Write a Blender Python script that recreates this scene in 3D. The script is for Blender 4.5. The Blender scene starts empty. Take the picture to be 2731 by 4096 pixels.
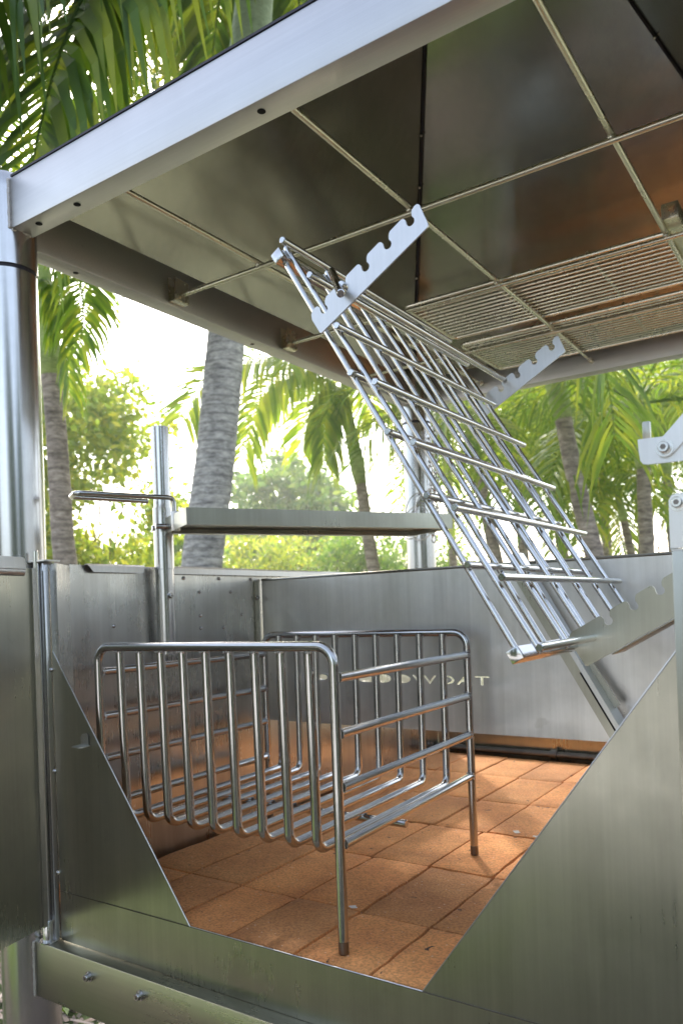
import bpy, bmesh, math, random
from mathutils import Vector, Matrix, noise
ZE = 1.35            # eye height: every z below is measured from the eye level, ground at -1.35
S = bpy.context.scene
COL = S.collection
R_ = math.radians
V = Vector

# ------------------------------------------------------------------ materials
def nt(name):
    m = bpy.data.materials.new(name); m.use_nodes = True
    t = m.node_tree; t.nodes.clear()
    o = t.nodes.new('ShaderNodeOutputMaterial')
    return m, t, o
def N(t, typ, **kw):
    n = t.nodes.new(typ)
    for k, v in kw.items():
        if k.startswith('i_'):
            n.inputs[k[2:].replace('_', ' ')].default_value = v
        else: setattr(n, k, v)
    return n
def ramp(t, fac, stops):
    r = t.nodes.new('ShaderNodeValToRGB'); e = r.color_ramp.elements
    while len(e) < len(stops): e.new(0.5)
    for q, (p, c) in zip(e, stops):
        q.position = p; q.color = (c[0], c[1], c[2], 1) if hasattr(c, '__len__') else (c, c, c, 1)
    t.links.new(fac, r.inputs[0]); return r
def steel(name, base=(.56, .55, .53), rough=.28, rvar=.08, aniso=0.0, brush=(4, 4, 240), bump=.02, smudge=.12, spots=0.0, drip=0.0):
    m, t, o = nt(name); L = t.links.new
    b = N(t, 'ShaderNodeBsdfPrincipled'); b.inputs['Metallic'].default_value = 1
    tc = N(t, 'ShaderNodeTexCoord')
    mp = N(t, 'ShaderNodeMapping'); mp.inputs['Scale'].default_value = brush
    L(tc.outputs['Object'], mp.inputs[0])
    n1 = N(t, 'ShaderNodeTexNoise'); n1.inputs['Scale'].default_value = 1; n1.inputs['Detail'].default_value = 6; n1.inputs['Roughness'].default_value = .7
    L(mp.outputs[0], n1.inputs[0])
    n2 = N(t, 'ShaderNodeTexNoise'); n2.inputs['Scale'].default_value = 5; n2.inputs['Detail'].default_value = 7; n2.inputs['Roughness'].default_value = .62
    L(tc.outputs['Object'], n2.inputs[0])
    n3 = N(t, 'ShaderNodeTexNoise'); n3.inputs['Scale'].default_value = 1.7; n3.inputs['Detail'].default_value = 3; n3.inputs['Distortion'].default_value = 1.2
    L(tc.outputs['Object'], n3.inputs[0])
    c = ramp(t, n2.outputs[0], [(.3, [x*(1-smudge) for x in base]), (.62, base)])
    cc = c.outputs[0]
    mx0 = N(t, 'ShaderNodeMix', data_type='RGBA', blend_type='MULTIPLY'); mx0.inputs[0].default_value = 1
    r3 = ramp(t, n1.outputs[0], [(.3, .9), (.7, 1.0)])
    L(cc, mx0.inputs[6]); L(r3.outputs[0], mx0.inputs[7]); cc = mx0.outputs[2]
    if spots > 0:
        vo = N(t, 'ShaderNodeTexNoise'); vo.inputs['Scale'].default_value = 42; vo.inputs['Detail'].default_value = 2
        L(tc.outputs['Object'], vo.inputs[0])
        rs = ramp(t, vo.outputs[0], [(.74, (1, 1, 1)), (.80, (1-spots, 1-spots, 1-spots))])
        mx = N(t, 'ShaderNodeMix', data_type='RGBA', blend_type='MULTIPLY'); mx.inputs[0].default_value = 1
        L(cc, mx.inputs[6]); L(rs.outputs[0], mx.inputs[7]); cc = mx.outputs[2]
    if drip > 0:
        md = N(t, 'ShaderNodeMapping'); md.inputs['Scale'].default_value = (26, 26, 1.6); L(tc.outputs['Object'], md.inputs[0])
        nd = N(t, 'ShaderNodeTexNoise'); nd.inputs['Scale'].default_value = 1; nd.inputs['Detail'].default_value = 5; nd.inputs['Distortion'].default_value = .4; L(md.outputs[0], nd.inputs[0])
        rd = ramp(t, nd.outputs[0], [(.42, (1-drip, 1-drip*1.05, 1-drip*1.15)), (.56, (1, 1, 1))])
        nb = N(t, 'ShaderNodeTexNoise'); nb.inputs['Scale'].default_value = 9; nb.inputs['Detail'].default_value = 5; nb.inputs['Roughness'].default_value = .6; L(tc.outputs['Object'], nb.inputs[0])
        rb = ramp(t, nb.outputs[0], [(.66, (1, 1, 1)), (.70, (1-drip*1.5, 1-drip*1.55, 1-drip*1.7))])
        for q in (rd, rb):
            mx = N(t, 'ShaderNodeMix', data_type='RGBA', blend_type='MULTIPLY'); mx.inputs[0].default_value = 1
            L(cc, mx.inputs[6]); L(q.outputs[0], mx.inputs[7]); cc = mx.outputs[2]
    L(cc, b.inputs['Base Color'])
    ad = N(t, 'ShaderNodeMath', operation='ADD')
    r1 = ramp(t, n2.outputs[0], [(.3, rough+rvar), (.7, rough-rvar*.6)])
    r2 = ramp(t, n1.outputs[0], [(.3, .0), (.7, rvar*.7)])
    L(r1.outputs[0], ad.inputs[0]); L(r2.outputs[0], ad.inputs[1]); L(ad.outputs[0], b.inputs['Roughness'])
    bp = N(t, 'ShaderNodeBump'); bp.inputs['Strength'].default_value = 1; bp.inputs['Distance'].default_value = bump*.002
    ad2 = N(t, 'ShaderNodeMath', operation='MULTIPLY_ADD'); ad2.inputs[1].default_value = 14
    L(n3.outputs[0], ad2.inputs[0]); L(n1.outputs[0], ad2.inputs[2]); L(ad2.outputs[0], bp.inputs['Height'])
    L(bp.outputs[0], b.inputs['Normal'])
    if aniso:
        b.inputs['Anisotropic'].default_value = aniso
        tg = N(t, 'ShaderNodeTangent', direction_type='RADIAL', axis='Z'); L(tg.outputs[0], b.inputs['Tangent'])
    L(b.outputs[0], o.inputs[0]); return m
M = {}
M['fascia'] = steel('brushed_steel_beam', (.56, .555, .55), .36, .05, brush=(3, 200, 200), bump=.03, smudge=.06, spots=.12)
M['sheet'] = steel('brushed_steel_sheet', (.66, .65, .62), .24, .08, aniso=.5, brush=(90, 90, 2), bump=.08, smudge=.2, spots=.3, drip=.09)
M['divider'] = steel('brushed_divider', (.74, .73, .71), .30, .09, aniso=.65, brush=(110, 110, 2), bump=.12, smudge=.22, drip=.07)
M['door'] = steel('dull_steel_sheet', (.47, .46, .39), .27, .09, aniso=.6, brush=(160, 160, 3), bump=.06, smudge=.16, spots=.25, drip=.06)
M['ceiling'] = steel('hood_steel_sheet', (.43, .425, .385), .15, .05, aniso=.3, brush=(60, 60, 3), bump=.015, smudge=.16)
M['tube'] = steel('polished_steel_tube', (.60, .59, .57), .17, .05, brush=(60, 60, 60), bump=.01, smudge=.18, spots=.2)
M['post'] = steel('steel_post', (.62, .61, .60), .21, .04, brush=(200, 200, 4), bump=.01, smudge=.1, spots=.2)
M['rod'] = steel('rack_steel_rod', (.66, .655, .64), .13, .04, brush=(60, 60, 60), bump=.01, smudge=.12)
M['hangrod'] = steel('warm_steel_rod', (.70, .68, .57), .26, .03, brush=(60, 60, 60), bump=.0, smudge=.08)
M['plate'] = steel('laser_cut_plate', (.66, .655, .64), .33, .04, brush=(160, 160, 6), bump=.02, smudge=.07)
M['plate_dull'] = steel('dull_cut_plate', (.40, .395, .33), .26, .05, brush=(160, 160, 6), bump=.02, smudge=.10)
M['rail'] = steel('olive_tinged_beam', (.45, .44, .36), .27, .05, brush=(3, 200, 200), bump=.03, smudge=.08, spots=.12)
M['dark'] = steel('weathered_steel', (.22, .20, .18), .4, .1, bump=.02, smudge=.4)
def simple(name, col, rough=.8, metallic=0):
    m, t, o = nt(name); b = N(t, 'ShaderNodeBsdfPrincipled')
    b.inputs['Base Color'].default_value = (*col, 1); b.inputs['Roughness'].default_value = rough; b.inputs['Metallic'].default_value = metallic
    t.links.new(b.outputs[0], o.inputs[0]); return m
M['hole'] = simple('hole_black', (.006, .006, .006), .9)
M['fleck'] = simple('pale_fleck', (.62, .58, .52), .9)
M['gasket'] = simple('dark_seal', (.03, .028, .04), .6)
M['weld'] = steel('weld_bead', (.55, .52, .48), .38, .15, brush=(300, 300, 300), bump=.6, smudge=.35)
M['tip'] = steel('heat_tinted_tip', (.24, .21, .18), .35, .1, bump=.02, smudge=.3)

def brick_mat():
    m, t, o = nt('fire_brick'); L = t.links.new
    b = N(t, 'ShaderNodeBsdfPrincipled'); b.inputs['Roughness'].default_value = .85
    tc = N(t, 'ShaderNodeTexCoord'); g = N(t, 'ShaderNodeNewGeometry')
    n1 = N(t, 'ShaderNodeTexNoise'); n1.inputs['Scale'].default_value = 9; n1.inputs['Detail'].default_value = 8; n1.inputs['Roughness'].default_value = .65
    n2 = N(t, 'ShaderNodeTexNoise'); n2.inputs['Scale'].default_value = 230; n2.inputs['Detail'].default_value = 3
    n3 = N(t, 'ShaderNodeTexVoronoi'); n3.inputs['Scale'].default_value = 75
    n4 = N(t, 'ShaderNodeTexNoise'); n4.inputs['Scale'].default_value = 45; n4.inputs['Detail'].default_value = 4; n4.inputs['Distortion'].default_value = .6
    for n in (n1, n2, n3, n4): L(tc.outputs['Object'], n.inputs[0])
    c = ramp(t, n1.outputs[0], [(.3, (.55, .22, .072)), (.5, (.66, .29, .095)), (.72, (.74, .35, .125))])
    mx = N(t, 'ShaderNodeMix', data_type='RGBA', blend_type='MULTIPLY'); mx.inputs[0].default_value = 1
    r = ramp(t, g.outputs['Random Per Island'], [(0, (.80, .80, .82)), (.5, (1, 1, 1)), (1, (1.12, 1.06, 1.0))])
    L(c.outputs[0], mx.inputs[6]); L(r.outputs[0], mx.inputs[7])
    mx2 = N(t, 'ShaderNodeMix', data_type='RGBA', blend_type='MULTIPLY'); mx2.inputs[0].default_value = 1
    r2 = ramp(t, n2.outputs[0], [(.36, .74), (.5, 1), (.66, 1.16)])
    L(mx.outputs[2], mx2.inputs[6]); L(r2.outputs[0], mx2.inputs[7])
    # dark pits, pale flecks
    mx3 = N(t, 'ShaderNodeMix', data_type='RGBA'); 
    r3 = ramp(t, n4.outputs[0], [(.27, 1), (.31, 0)])
    L(r3.outputs[0], mx3.inputs[0]); L(mx2.outputs[2], mx3.inputs[6]); mx3.inputs[7].default_value = (.05, .03, .02, 1)
    n5 = N(t, 'ShaderNodeTexNoise'); n5.inputs['Scale'].default_value = 130; n5.inputs['Detail'].default_value = 1; L(tc.outputs['Object'], n5.inputs[0])
    r5 = ramp(t, n5.outputs[0], [(.72, 0), (.76, .8)])
    mx5 = N(t, 'ShaderNodeMix', data_type='RGBA'); L(r5.outputs[0], mx5.inputs[0]); L(mx3.outputs[2], mx5.inputs[6]); mx5.inputs[7].default_value = (.75, .52, .36, 1)
    n6 = N(t, 'ShaderNodeTexNoise'); n6.inputs['Scale'].default_value = 3.1; n6.inputs['Detail'].default_value = 5; n6.inputs['Distortion'].default_value = .8; L(tc.outputs['Object'], n6.inputs[0])
    r6 = ramp(t, n6.outputs[0], [(.34, (.74, .71, .68)), (.52, (1, 1, 1))])
    mx6 = N(t, 'ShaderNodeMix', data_type='RGBA', blend_type='MULTIPLY'); mx6.inputs[0].default_value = 1
    L(mx5.outputs[2], mx6.inputs[6]); L(r6.outputs[0], mx6.inputs[7])
    L(mx6.outputs[2], b.inputs['Base Color'])
    bp = N(t, 'ShaderNodeBump'); bp.inputs['Strength'].default_value = .8; bp.inputs['Distance'].default_value = .0016
    ad = N(t, 'ShaderNodeMath', operation='MULTIPLY_ADD'); ad.inputs[1].default_value = .6
    L(n2.outputs[0], ad.inputs[0]); L(n4.outputs[0], ad.inputs[2]); L(ad.outputs[0], bp.inputs['Height']); L(bp.outputs[0], b.inputs['Normal'])
    L(b.outputs[0], o.inputs[0]); return m
M['brick'] = brick_mat()

def leaf_mat(name, c1, c2, c3, trans=.5, rough=.45, tcol=None, scale=2.0):
    m, t, o = nt(name); L = t.links.new
    g = N(t, 'ShaderNodeNewGeometry'); tc = N(t, 'ShaderNodeTexCoord')
    n = N(t, 'ShaderNodeTexNoise'); n.inputs['Scale'].default_value = scale; n.inputs['Detail'].default_value = 3
    L(tc.outputs['Object'], n.inputs[0])
    mm = N(t, 'ShaderNodeMath', operation='MULTIPLY_ADD'); mm.inputs[1].default_value = .55
    sb = N(t, 'ShaderNodeMath', operation='MULTIPLY'); sb.inputs[1].default_value = .5
    L(n.outputs[0], sb.inputs[0]); L(g.outputs['Random Per Island'], mm.inputs[0]); L(sb.outputs[0], mm.inputs[2])
    c = ramp(t, mm.outputs[0], [(.15, c1), (.5, c2), (.85, c3)])
    b = N(t, 'ShaderNodeBsdfPrincipled'); b.inputs['Roughness'].default_value = rough
    L(c.outputs[0], b.inputs['Base Color'])
    tr = N(t, 'ShaderNodeBsdfTranslucent')
    mx = N(t, 'ShaderNodeMix', data_type='RGBA', blend_type='MULTIPLY'); mx.inputs[0].default_value = 1
    mx.inputs[7].default_value = (*(tcol or (1.9, 1.75, .5)), 1)
    L(c.outputs[0], mx.inputs[6]); L(mx.outputs[2], tr.inputs[0])
    ms = N(t, 'ShaderNodeMixShader'); ms.inputs[0].default_value = trans
    L(b.outputs[0], ms.inputs[1]); L(tr.outputs[0], ms.inputs[2]); L(ms.outputs[0], o.inputs[0]); return m
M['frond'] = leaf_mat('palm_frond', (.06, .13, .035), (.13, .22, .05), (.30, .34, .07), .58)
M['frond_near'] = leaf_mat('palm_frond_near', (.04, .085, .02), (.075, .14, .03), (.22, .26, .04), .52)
M['frond_far'] = leaf_mat('palm_frond_pale', (.11, .20, .06), (.21, .31, .08), (.40, .43, .12), .6, tcol=(1.8, 1.7, .55))  # paler than the nearer fronds; distance haze put into the colour
M['leaf_yellow'] = leaf_mat('sea_grape_leaf', (.13, .22, .06), (.25, .33, .08), (.48, .47, .12), .6, tcol=(1.7, 1.65, .55))
M['leaf_green'] = leaf_mat('broad_leaf', (.10, .20, .055), (.17, .29, .08), (.32, .40, .11), .55, tcol=(1.5, 1.5, .7))
M['leaf_lace'] = leaf_mat('small_leaf', (.10, .14, .03), (.18, .23, .05), (.32, .32, .08), .55)
M['leaf_reflection'] = leaf_mat('reflection_tree_leaf', (.02, .04, .01), (.035, .065, .015), (.06, .09, .02), .3)  # dark foliage for the unseen trees added for reflections
M['grass'] = leaf_mat('grass_blade', (.05, .10, .015), (.08, .15, .02), (.12, .19, .03), .35)

def bark_mat(name, c1, c2, ringscale=26, ring=.35):
    m, t, o = nt(name); L = t.links.new
    b = N(t, 'ShaderNodeBsdfPrincipled'); b.inputs['Roughness'].default_value = .9
    tc = N(t, 'ShaderNodeTexCoord')
    n = N(t, 'ShaderNodeTexNoise'); n.inputs['Scale'].default_value = 14; n.inputs['Detail'].default_value = 7; n.inputs['Roughness'].default_value = .7
    mp = N(t, 'ShaderNodeMapping'); mp.inputs['Scale'].default_value = (1, 1, 3); L(tc.outputs['Object'], mp.inputs[0]); L(mp.outputs[0], n.inputs[0])
    c = ramp(t, n.outputs[0], [(.36, c1), (.62, c2)])
    w = N(t, 'ShaderNodeTexWave', wave_type='BANDS', bands_direction='Z', wave_profile='SAW'); w.inputs['Scale'].default_value = 6.2832/(20*ringscale)
    w.inputs['Distortion'].default_value = 1.0; w.inputs['Detail'].default_value = 2; w.inputs['Detail Scale'].default_value = 1.2
    L(tc.outputs['Object'], w.inputs[0])
    r = ramp(t, w.outputs[0], [(0, 1-ring), (.18, 1.0), (.8, 1.05), (1, 1-ring)])
    mx = N(t, 'ShaderNodeMix', data_type='RGBA', blend_type='MULTIPLY'); mx.inputs[0].default_value = 1
    L(c.outputs[0], mx.inputs[6]); L(r.outputs[0], mx.inputs[7])
    nl = N(t, 'ShaderNodeTexNoise'); nl.inputs['Scale'].default_value = 5; nl.inputs['Detail'].default_value = 6; nl.inputs['Roughness'].default_value = .7; L(tc.outputs['Object'], nl.inputs[0])
    rl_ = ramp(t, nl.outputs[0], [(.35, .72), (.5, 1), (.62, 1.18)])
    mq = N(t, 'ShaderNodeMix', data_type='RGBA', blend_type='MULTIPLY'); mq.inputs[0].default_value = 1
    L(mx.outputs[2], mq.inputs[6]); L(rl_.outputs[0], mq.inputs[7]); L(mq.outputs[2], b.inputs['Base Color'])
    bp = N(t, 'ShaderNodeBump'); bp.inputs['Distance'].default_value = .012; bp.inputs['Strength'].default_value = .8
    ad = N(t, 'ShaderNodeMath', operation='ADD'); L(n.outputs[0], ad.inputs[0]); L(w.outputs[0], ad.inputs[1]); L(ad.outputs[0], bp.inputs['Height']); L(bp.outputs[0], b.inputs['Normal'])
    L(b.outputs[0], o.inputs[0]); return m
M['bark_grey'] = bark_mat('ringed_palm_bark', (.24, .23, .22), (.56, .54, .51), .062, .34)
M['bark_brown'] = bark_mat('brown_palm_bark', (.18, .145, .12), (.44, .37, .31), .11, .32)
M['bark_tree'] = bark_mat('tree_bark', (.12, .09, .07), (.25, .20, .16), .8, .1)
M['shaft'] = bark_mat('green_crownshaft', (.24, .32, .10), (.42, .50, .20), .5, .08)
M['shaft_pale'] = bark_mat('pale_crownshaft', (.24, .31, .20), (.38, .46, .30), .6, .05)

def ground_mat():
    m, t, o = nt('mulch_ground'); L = t.links.new
    b = N(t, 'ShaderNodeBsdfPrincipled'); b.inputs['Roughness'].default_value = .95
    tc = N(t, 'ShaderNodeTexCoord')
    n = N(t, 'ShaderNodeTexNoise'); n.inputs['Scale'].default_value = 26; n.inputs['Detail'].default_value = 8; n.inputs['Roughness'].default_value = .75; n.inputs['Distortion'].default_value = 1.5
    n2 = N(t, 'ShaderNodeTexNoise'); n2.inputs['Scale'].default_value = .35; n2.inputs['Detail'].default_value = 4
    for q in (n, n2): L(tc.outputs['Object'], q.inputs[0])
    c = ramp(t, n.outputs[0], [(.32, (.07, .05, .04)), (.5, (.20, .155, .12)), (.66, (.46, .39, .33))])
    c2 = ramp(t, n.outputs[0], [(.3, (.04, .07, .015)), (.6, (.09, .13, .03))])
    mx = N(t, 'ShaderNodeMix', data_type='RGBA'); rr = ramp(t, n2.outputs[0], [(.5, 0), (.6, 1)])
    L(rr.outputs[0], mx.inputs[0]); L(c.outputs[0], mx.inputs[6]); L(c2.outputs[0], mx.inputs[7])
    L(mx.outputs[2], b.inputs['Base Color'])
    bp = N(t, 'ShaderNodeBump'); bp.inputs['Distance'].default_value = .03; L(n.outputs[0], bp.inputs['Height']); L(bp.outputs[0], b.inputs['Normal'])
    L(b.outputs[0], o.inputs[0]); return m
M['ground'] = ground_mat()
M['paving'] = steel('reflector_concrete', (.64, .63, .60), .8, .05, bump=.1); M['paving'].node_tree.nodes['Principled BSDF'].inputs['Metallic'].default_value = 0  # pale surface of the unseen terrace added to brighten the divider
M['lawn_dark'] = leaf_mat('shade_tinted_turf', (.018, .020, .012), (.036, .038, .022), (.06, .058, .034), .0, rough=.9, scale=1.3)  # turf darkened in its colour to stand for tree shade
M['lawn_far'] = leaf_mat('reflector_turf', (.15, .15, .08), (.24, .235, .14), (.33, .32, .21), .0, rough=.9, scale=3)  # turf colour raised so beam undersides and rods reflect it brightly
M['lawn'] = leaf_mat('lawn_base', (.10, .15, .015), (.145, .20, .02), (.20, .25, .035), .0, scale=30)  # turf colour brightened for the green reflection in the left wing
M['chip'] = leaf_mat('bark_chip', (.10, .07, .055), (.22, .17, .14), (.45, .38, .33), .0, rough=.9)

# ------------------------------------------------------------------ object helpers
def thing(name, label, cat, loc, group=None):
    o = bpy.data.objects.new(name, None); COL.objects.link(o); o.empty_display_size = .05
    o.location = (loc[0], loc[1], loc[2]+ZE); o['label'] = label; o['category'] = cat
    if group: o['group'] = group
    return o
def link(name, bm, mat, parent=None, smooth=True, base=None, label=None):
    """bm is in eye-relative world coordinates; parent may be a thing or a part"""
    off = V((0, 0, 0))
    p = parent
    while p is not None: off += p.location; p = p.parent
    if base is not None: org = V(base)+V((0, 0, ZE))
    else: org = off
    if parent is None and base is None:
        org = V((0, 0, 0))
    bmesh.ops.recalc_face_normals(bm, faces=bm.faces)
    for v in bm.verts: v.co = v.co+V((0, 0, ZE))-org
    me = bpy.data.meshes.new(name); bm.to_mesh(me); bm.free()
    if smooth:
        for q in me.polygons: q.use_smooth = True
        try: me.set_sharp_from_angle(angle=R_(35))
        except Exception: pass
    for mm in (mat if isinstance(mat, (list, tuple)) else [mat]): me.materials.append(mm)
    o = bpy.data.objects.new(name, me); COL.objects.link(o)
    o.parent = parent; o.location = org-off
    if label: o['label'] = label
    return o
def tag(o, label, cat, group=None):
    o['label'] = label; o['category'] = cat
    if group: o['group'] = group
    return o
def box(bm, a, b, bev=.0012):
    a, b = V(a), V(b)
    vs = [bm.verts.new((x, y, z)) for x in (a.x, b.x) for y in (a.y, b.y) for z in (a.z, b.z)]
    fs = [(0, 1, 3, 2), (4, 6, 7, 5), (0, 4, 5, 1), (2, 3, 7, 6), (0, 2, 6, 4), (1, 5, 7, 3)]
    f = [bm.faces.new([vs[i] for i in q]) for q in fs]
    if bev:
        es = {e for q in f for e in q.edges}
        bmesh.ops.bevel(bm, geom=list(es), offset=bev, segments=2, affect='EDGES', profile=.5)
def frame_dirs(d):
    d = d.normalized(); u = V((0, 0, 1)) if abs(d.z) < .9 else V((1, 0, 0))
    a = d.cross(u).normalized(); return a, d.cross(a).normalized()
def tube(bm, pts, r, n=12, caps=True, rs=None):
    """swept tube through pts, r or list of radii"""
    pts = [V(p) for p in pts]; rings = []
    a, b = frame_dirs(pts[1]-pts[0]); 
    for i, p in enumerate(pts):
        if i == 0: d = pts[1]-pts[0]
        elif i == len(pts)-1: d = pts[-1]-pts[-2]
        else: d = (pts[i+1]-pts[i]).normalized()+(pts[i]-pts[i-1]).normalized()
        d.normalize()
        a = (a-d*a.dot(d)).normalized(); b = d.cross(a)
        rr = rs[i] if rs else r
        rings.append([bm.verts.new(p+(a*math.cos(2*math.pi*k/n)+b*math.sin(2*math.pi*k/n))*rr) for k in range(n)])
    for q, w in zip(rings, rings[1:]):
        for k in range(n): bm.faces.new((q[k], q[(k+1) % n], w[(k+1) % n], w[k]))
    if caps:
        bm.faces.new(rings[0][::-1]); bm.faces.new(rings[-1])
def rod(bm, p, q, r, n=12, chamfer=True):
    p, q = V(p), V(q); d = (q-p).normalized(); c = r*.18
    if chamfer: tube(bm, [p, p+d*c, q-d*c, q], r, n, rs=[r-c, r, r, r-c])
    else: tube(bm, [p, q], r, n)
def bent(pts, rad, seg=6):
    """polyline with rounded corners"""
    pts = [V(p) for p in pts]; out = [pts[0]]
    for i in range(1, len(pts)-1):
        p, a, b = pts[i], (pts[i-1]-pts[i]).normalized(), (pts[i+1]-pts[i]).normalized()
        ang = a.angle(b); t = rad/math.tan(ang/2)
        s, e = p+a*t, p+b*t
        c = p+(a+b).normalized()*(rad/math.sin(ang/2))
        for k in range(seg+1):
            f = k/seg; x = (s-c).normalized().slerp((e-c).normalized(), f)
            out.append(c+x*rad)
    out.append(pts[-1]); return out
def prism(bm, outline, nrm, th, bev=0):
    """flat plate: outline 3-D points, extruded by th along nrm"""
    nrm = V(nrm).normalized()
    f = [bm.verts.new(V(p)) for p in outline]; g = [bm.verts.new(V(p)+nrm*th) for p in outline]
    F = [bm.faces.new(f), bm.faces.new(g[::-1])]
    n = len(f)
    for i in range(n): bm.faces.new((f[i], g[i], g[(i+1) % n], f[(i+1) % n]))
    return F
def ball(bm, c, r, sx=1, sy=1, sz=1, seg=10):
    m = Matrix.Translation(V(c)) @ Matrix.Diagonal((sx, sy, sz, 1))
    bmesh.ops.create_uvsphere(bm, u_segments=seg, v_segments=seg//2+2, radius=r, matrix=m)
def disc(bm, c, nrm, r, th=.001, n=20, hole=0):
    c, nrm = V(c), V(nrm).normalized(); tube(bm, [c, c+nrm*th], r, n)
rnd = random.Random(7)
def bolt(name, parent, c, nrm, r=.0065, hex_=False):
    """socket head bolt with washers"""
    c, nrm = V(c), V(nrm).normalized(); bm = bmesh.new()
    tube(bm, [c, c+nrm*.0018], r*1.55, 20)
    tube(bm, [c+nrm*.0018, c+nrm*.0038], r*1.2, 20)
    h = c+nrm*.0038
    tube(bm, [h, h+nrm*r*.9, h+nrm*r*1.1], r, 20, rs=[r, r, r*.88])
    o = link(name, bm, M['tube'], parent)
    bm = bmesh.new(); tube(bm, [h+nrm*(r*1.1-.0002), h+nrm*(r*1.1+.0003)], r*.52, 6)
    link('socket', bm, M['dark'], o, smooth=False); return o
def weld_line(bm, pts, r=.003, step=.004):
    pts = [V(p) for p in pts]
    for p, q in zip(pts, pts[1:]):
        n = max(1, int((q-p).length/step))
        for i in range(n):
            ball(bm, p.lerp(q, (i+.5)/n)+V((rnd.uniform(-.4, .4), rnd.uniform(-.4, .4), 0))*.001, r*rnd.uniform(.85, 1.15), seg=6)

# ------------------------------------------------------------------ canopy (posts, beams, hood, hanging rods)
XL, XI = -1.463, -1.413        # left beam outer / inner
YF, YFI = .912, .962           # front beam
YB, YBI = 2.715, 2.665         # back beam
XR = -.05                      # right beam inner
ZC = .775; ZT = .875           # beam underside / top
PX, PY, PR = -1.4225, .937, .0575
can = thing('grill_canopy', 'stainless steel hood on round posts with square beams over the grill', 'canopy', (-.75, 1.8, -1.35))
def lid(bm, x, y, z, r):
    pass
for (x, y, nm) in ((PX, PY, 'a'), (-1.412, 2.66, 'b'), (-.012, 2.69, 'd')):
    bm = bmesh.new(); tube(bm, [(x, y, -1.35), (x, y, .70)], PR-.0015, 48)
    po = link('post', bm, M['post'], can, base=(x, y, -1.35))
    bm = bmesh.new(); tube(bm, [(x, y, .708), (x, y, .86), (x, y, .882), (x, y, .893), (x, y, .897)], PR, 48, rs=[PR, PR, PR-.001, PR-.007, PR-.02])
    link('post_cap', bm, M['post'], po)
    bm = bmesh.new(); tube(bm, [(x, y, .7), (x, y, .709)], PR-.004, 40); link('seam', bm, M['gasket'], po)
# beams
bm = bmesh.new(); box(bm, (-1.368, YF, ZC), (.35, YFI, ZT), .002); fb = link('front_beam', bm, M['fascia'], can)
bm = bmesh.new(); box(bm, (-1.365, YF-.001, ZT+.001), (.35, YFI, ZT+.005), 0); link('trim', bm, M['gasket'], fb)
bm = bmesh.new(); box(bm, (XL, .985, ZC), (XI, 2.62, ZT), .002); lb = link('side_beam', bm, M['fascia'], can)
bm = bmesh.new(); box(bm, (-1.372, YBI, ZC+.001), (.35, YB, ZT), .002); bb = link('back_beam', bm, M['fascia'], can)
bm = bmesh.new(); box(bm, (XR, YFI+.001, ZC+.002), (XR+.05, YBI-.001, ZT), .002); rb = link('side_beam', bm, M['fascia'], can)
bm = bmesh.new()
weld_line(bm, [(-1.3715, YF-.001, .873), (-1.3715, YF-.001, .777)], .0042)
link('weld_bead', bm, M['weld'], fb); bm = bmesh.new()
weld_line(bm, [(-1.3705, YF+.002, .7745), (-1.366, YFI-.01, .7745)], .0038)
link('weld_bead', bm, M['weld'], fb)
bm = bmesh.new(); box(bm, (-1.3735, YF+.0005, ZC+.0005), (-1.3675, YFI-.0005, ZT-.0005), 0); link('beam_end', bm, M['fascia'], fb)
# drain holes under the beams
for hx in (-1.311, -1.194, -.746): 
    bm = bmesh.new(); disc(bm, (hx, .934, ZC-.0006), (0, 0, 1), .0068, .0004); link('drain_hole', bm, M['hole'], fb)
for hy in (1.115, 1.72, 2.3):
    bm = bmesh.new(); disc(bm, (-1.438, hy, ZC-.0006), (0, 0, 1), .0062, .0004); link('drain_hole', bm, M['hole'], lb)
# hood sheets
A0, A1, A2, A3 = (XI-.012, YFI-.012, .866), (XI-.012, YBI+.012, .866), (XR+.012, YBI+.012, .866), (XR+.012, YFI-.012, .866)
T0, T1, T2, T3 = (-.96, 1.70, 1.615), (-.96, 1.95, 1.615), (-.50, 1.95, 1.615), (-.50, 1.70, 1.615)
hm = []
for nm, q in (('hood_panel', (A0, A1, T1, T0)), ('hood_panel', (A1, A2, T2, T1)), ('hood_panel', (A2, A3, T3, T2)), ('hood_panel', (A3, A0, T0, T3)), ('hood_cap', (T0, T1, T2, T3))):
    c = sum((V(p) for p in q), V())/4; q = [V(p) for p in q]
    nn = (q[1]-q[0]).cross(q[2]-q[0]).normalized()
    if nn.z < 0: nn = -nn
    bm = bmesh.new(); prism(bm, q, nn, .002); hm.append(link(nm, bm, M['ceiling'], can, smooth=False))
def seam(a, b, w, par, nb=6):
    bm = bmesh.new(); rod(bm, a, b, w, 8); s = link('hood_seam', bm, M['gasket'], par)
    for i in range(nb):
        p = V(a).lerp(V(b), .12+.13*i); bm = bmesh.new(); ball(bm, p+V((0, -.006, -.006)), .005, seg=8); link('rivet', bm, M['tube'], s)
dn = V((0, -.004, -.004))
seam(V(A1)+dn, V(T1)+dn, .004, hm[1]); seam(V(A2)+dn, V(T2)+dn, .004, hm[2])
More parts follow.
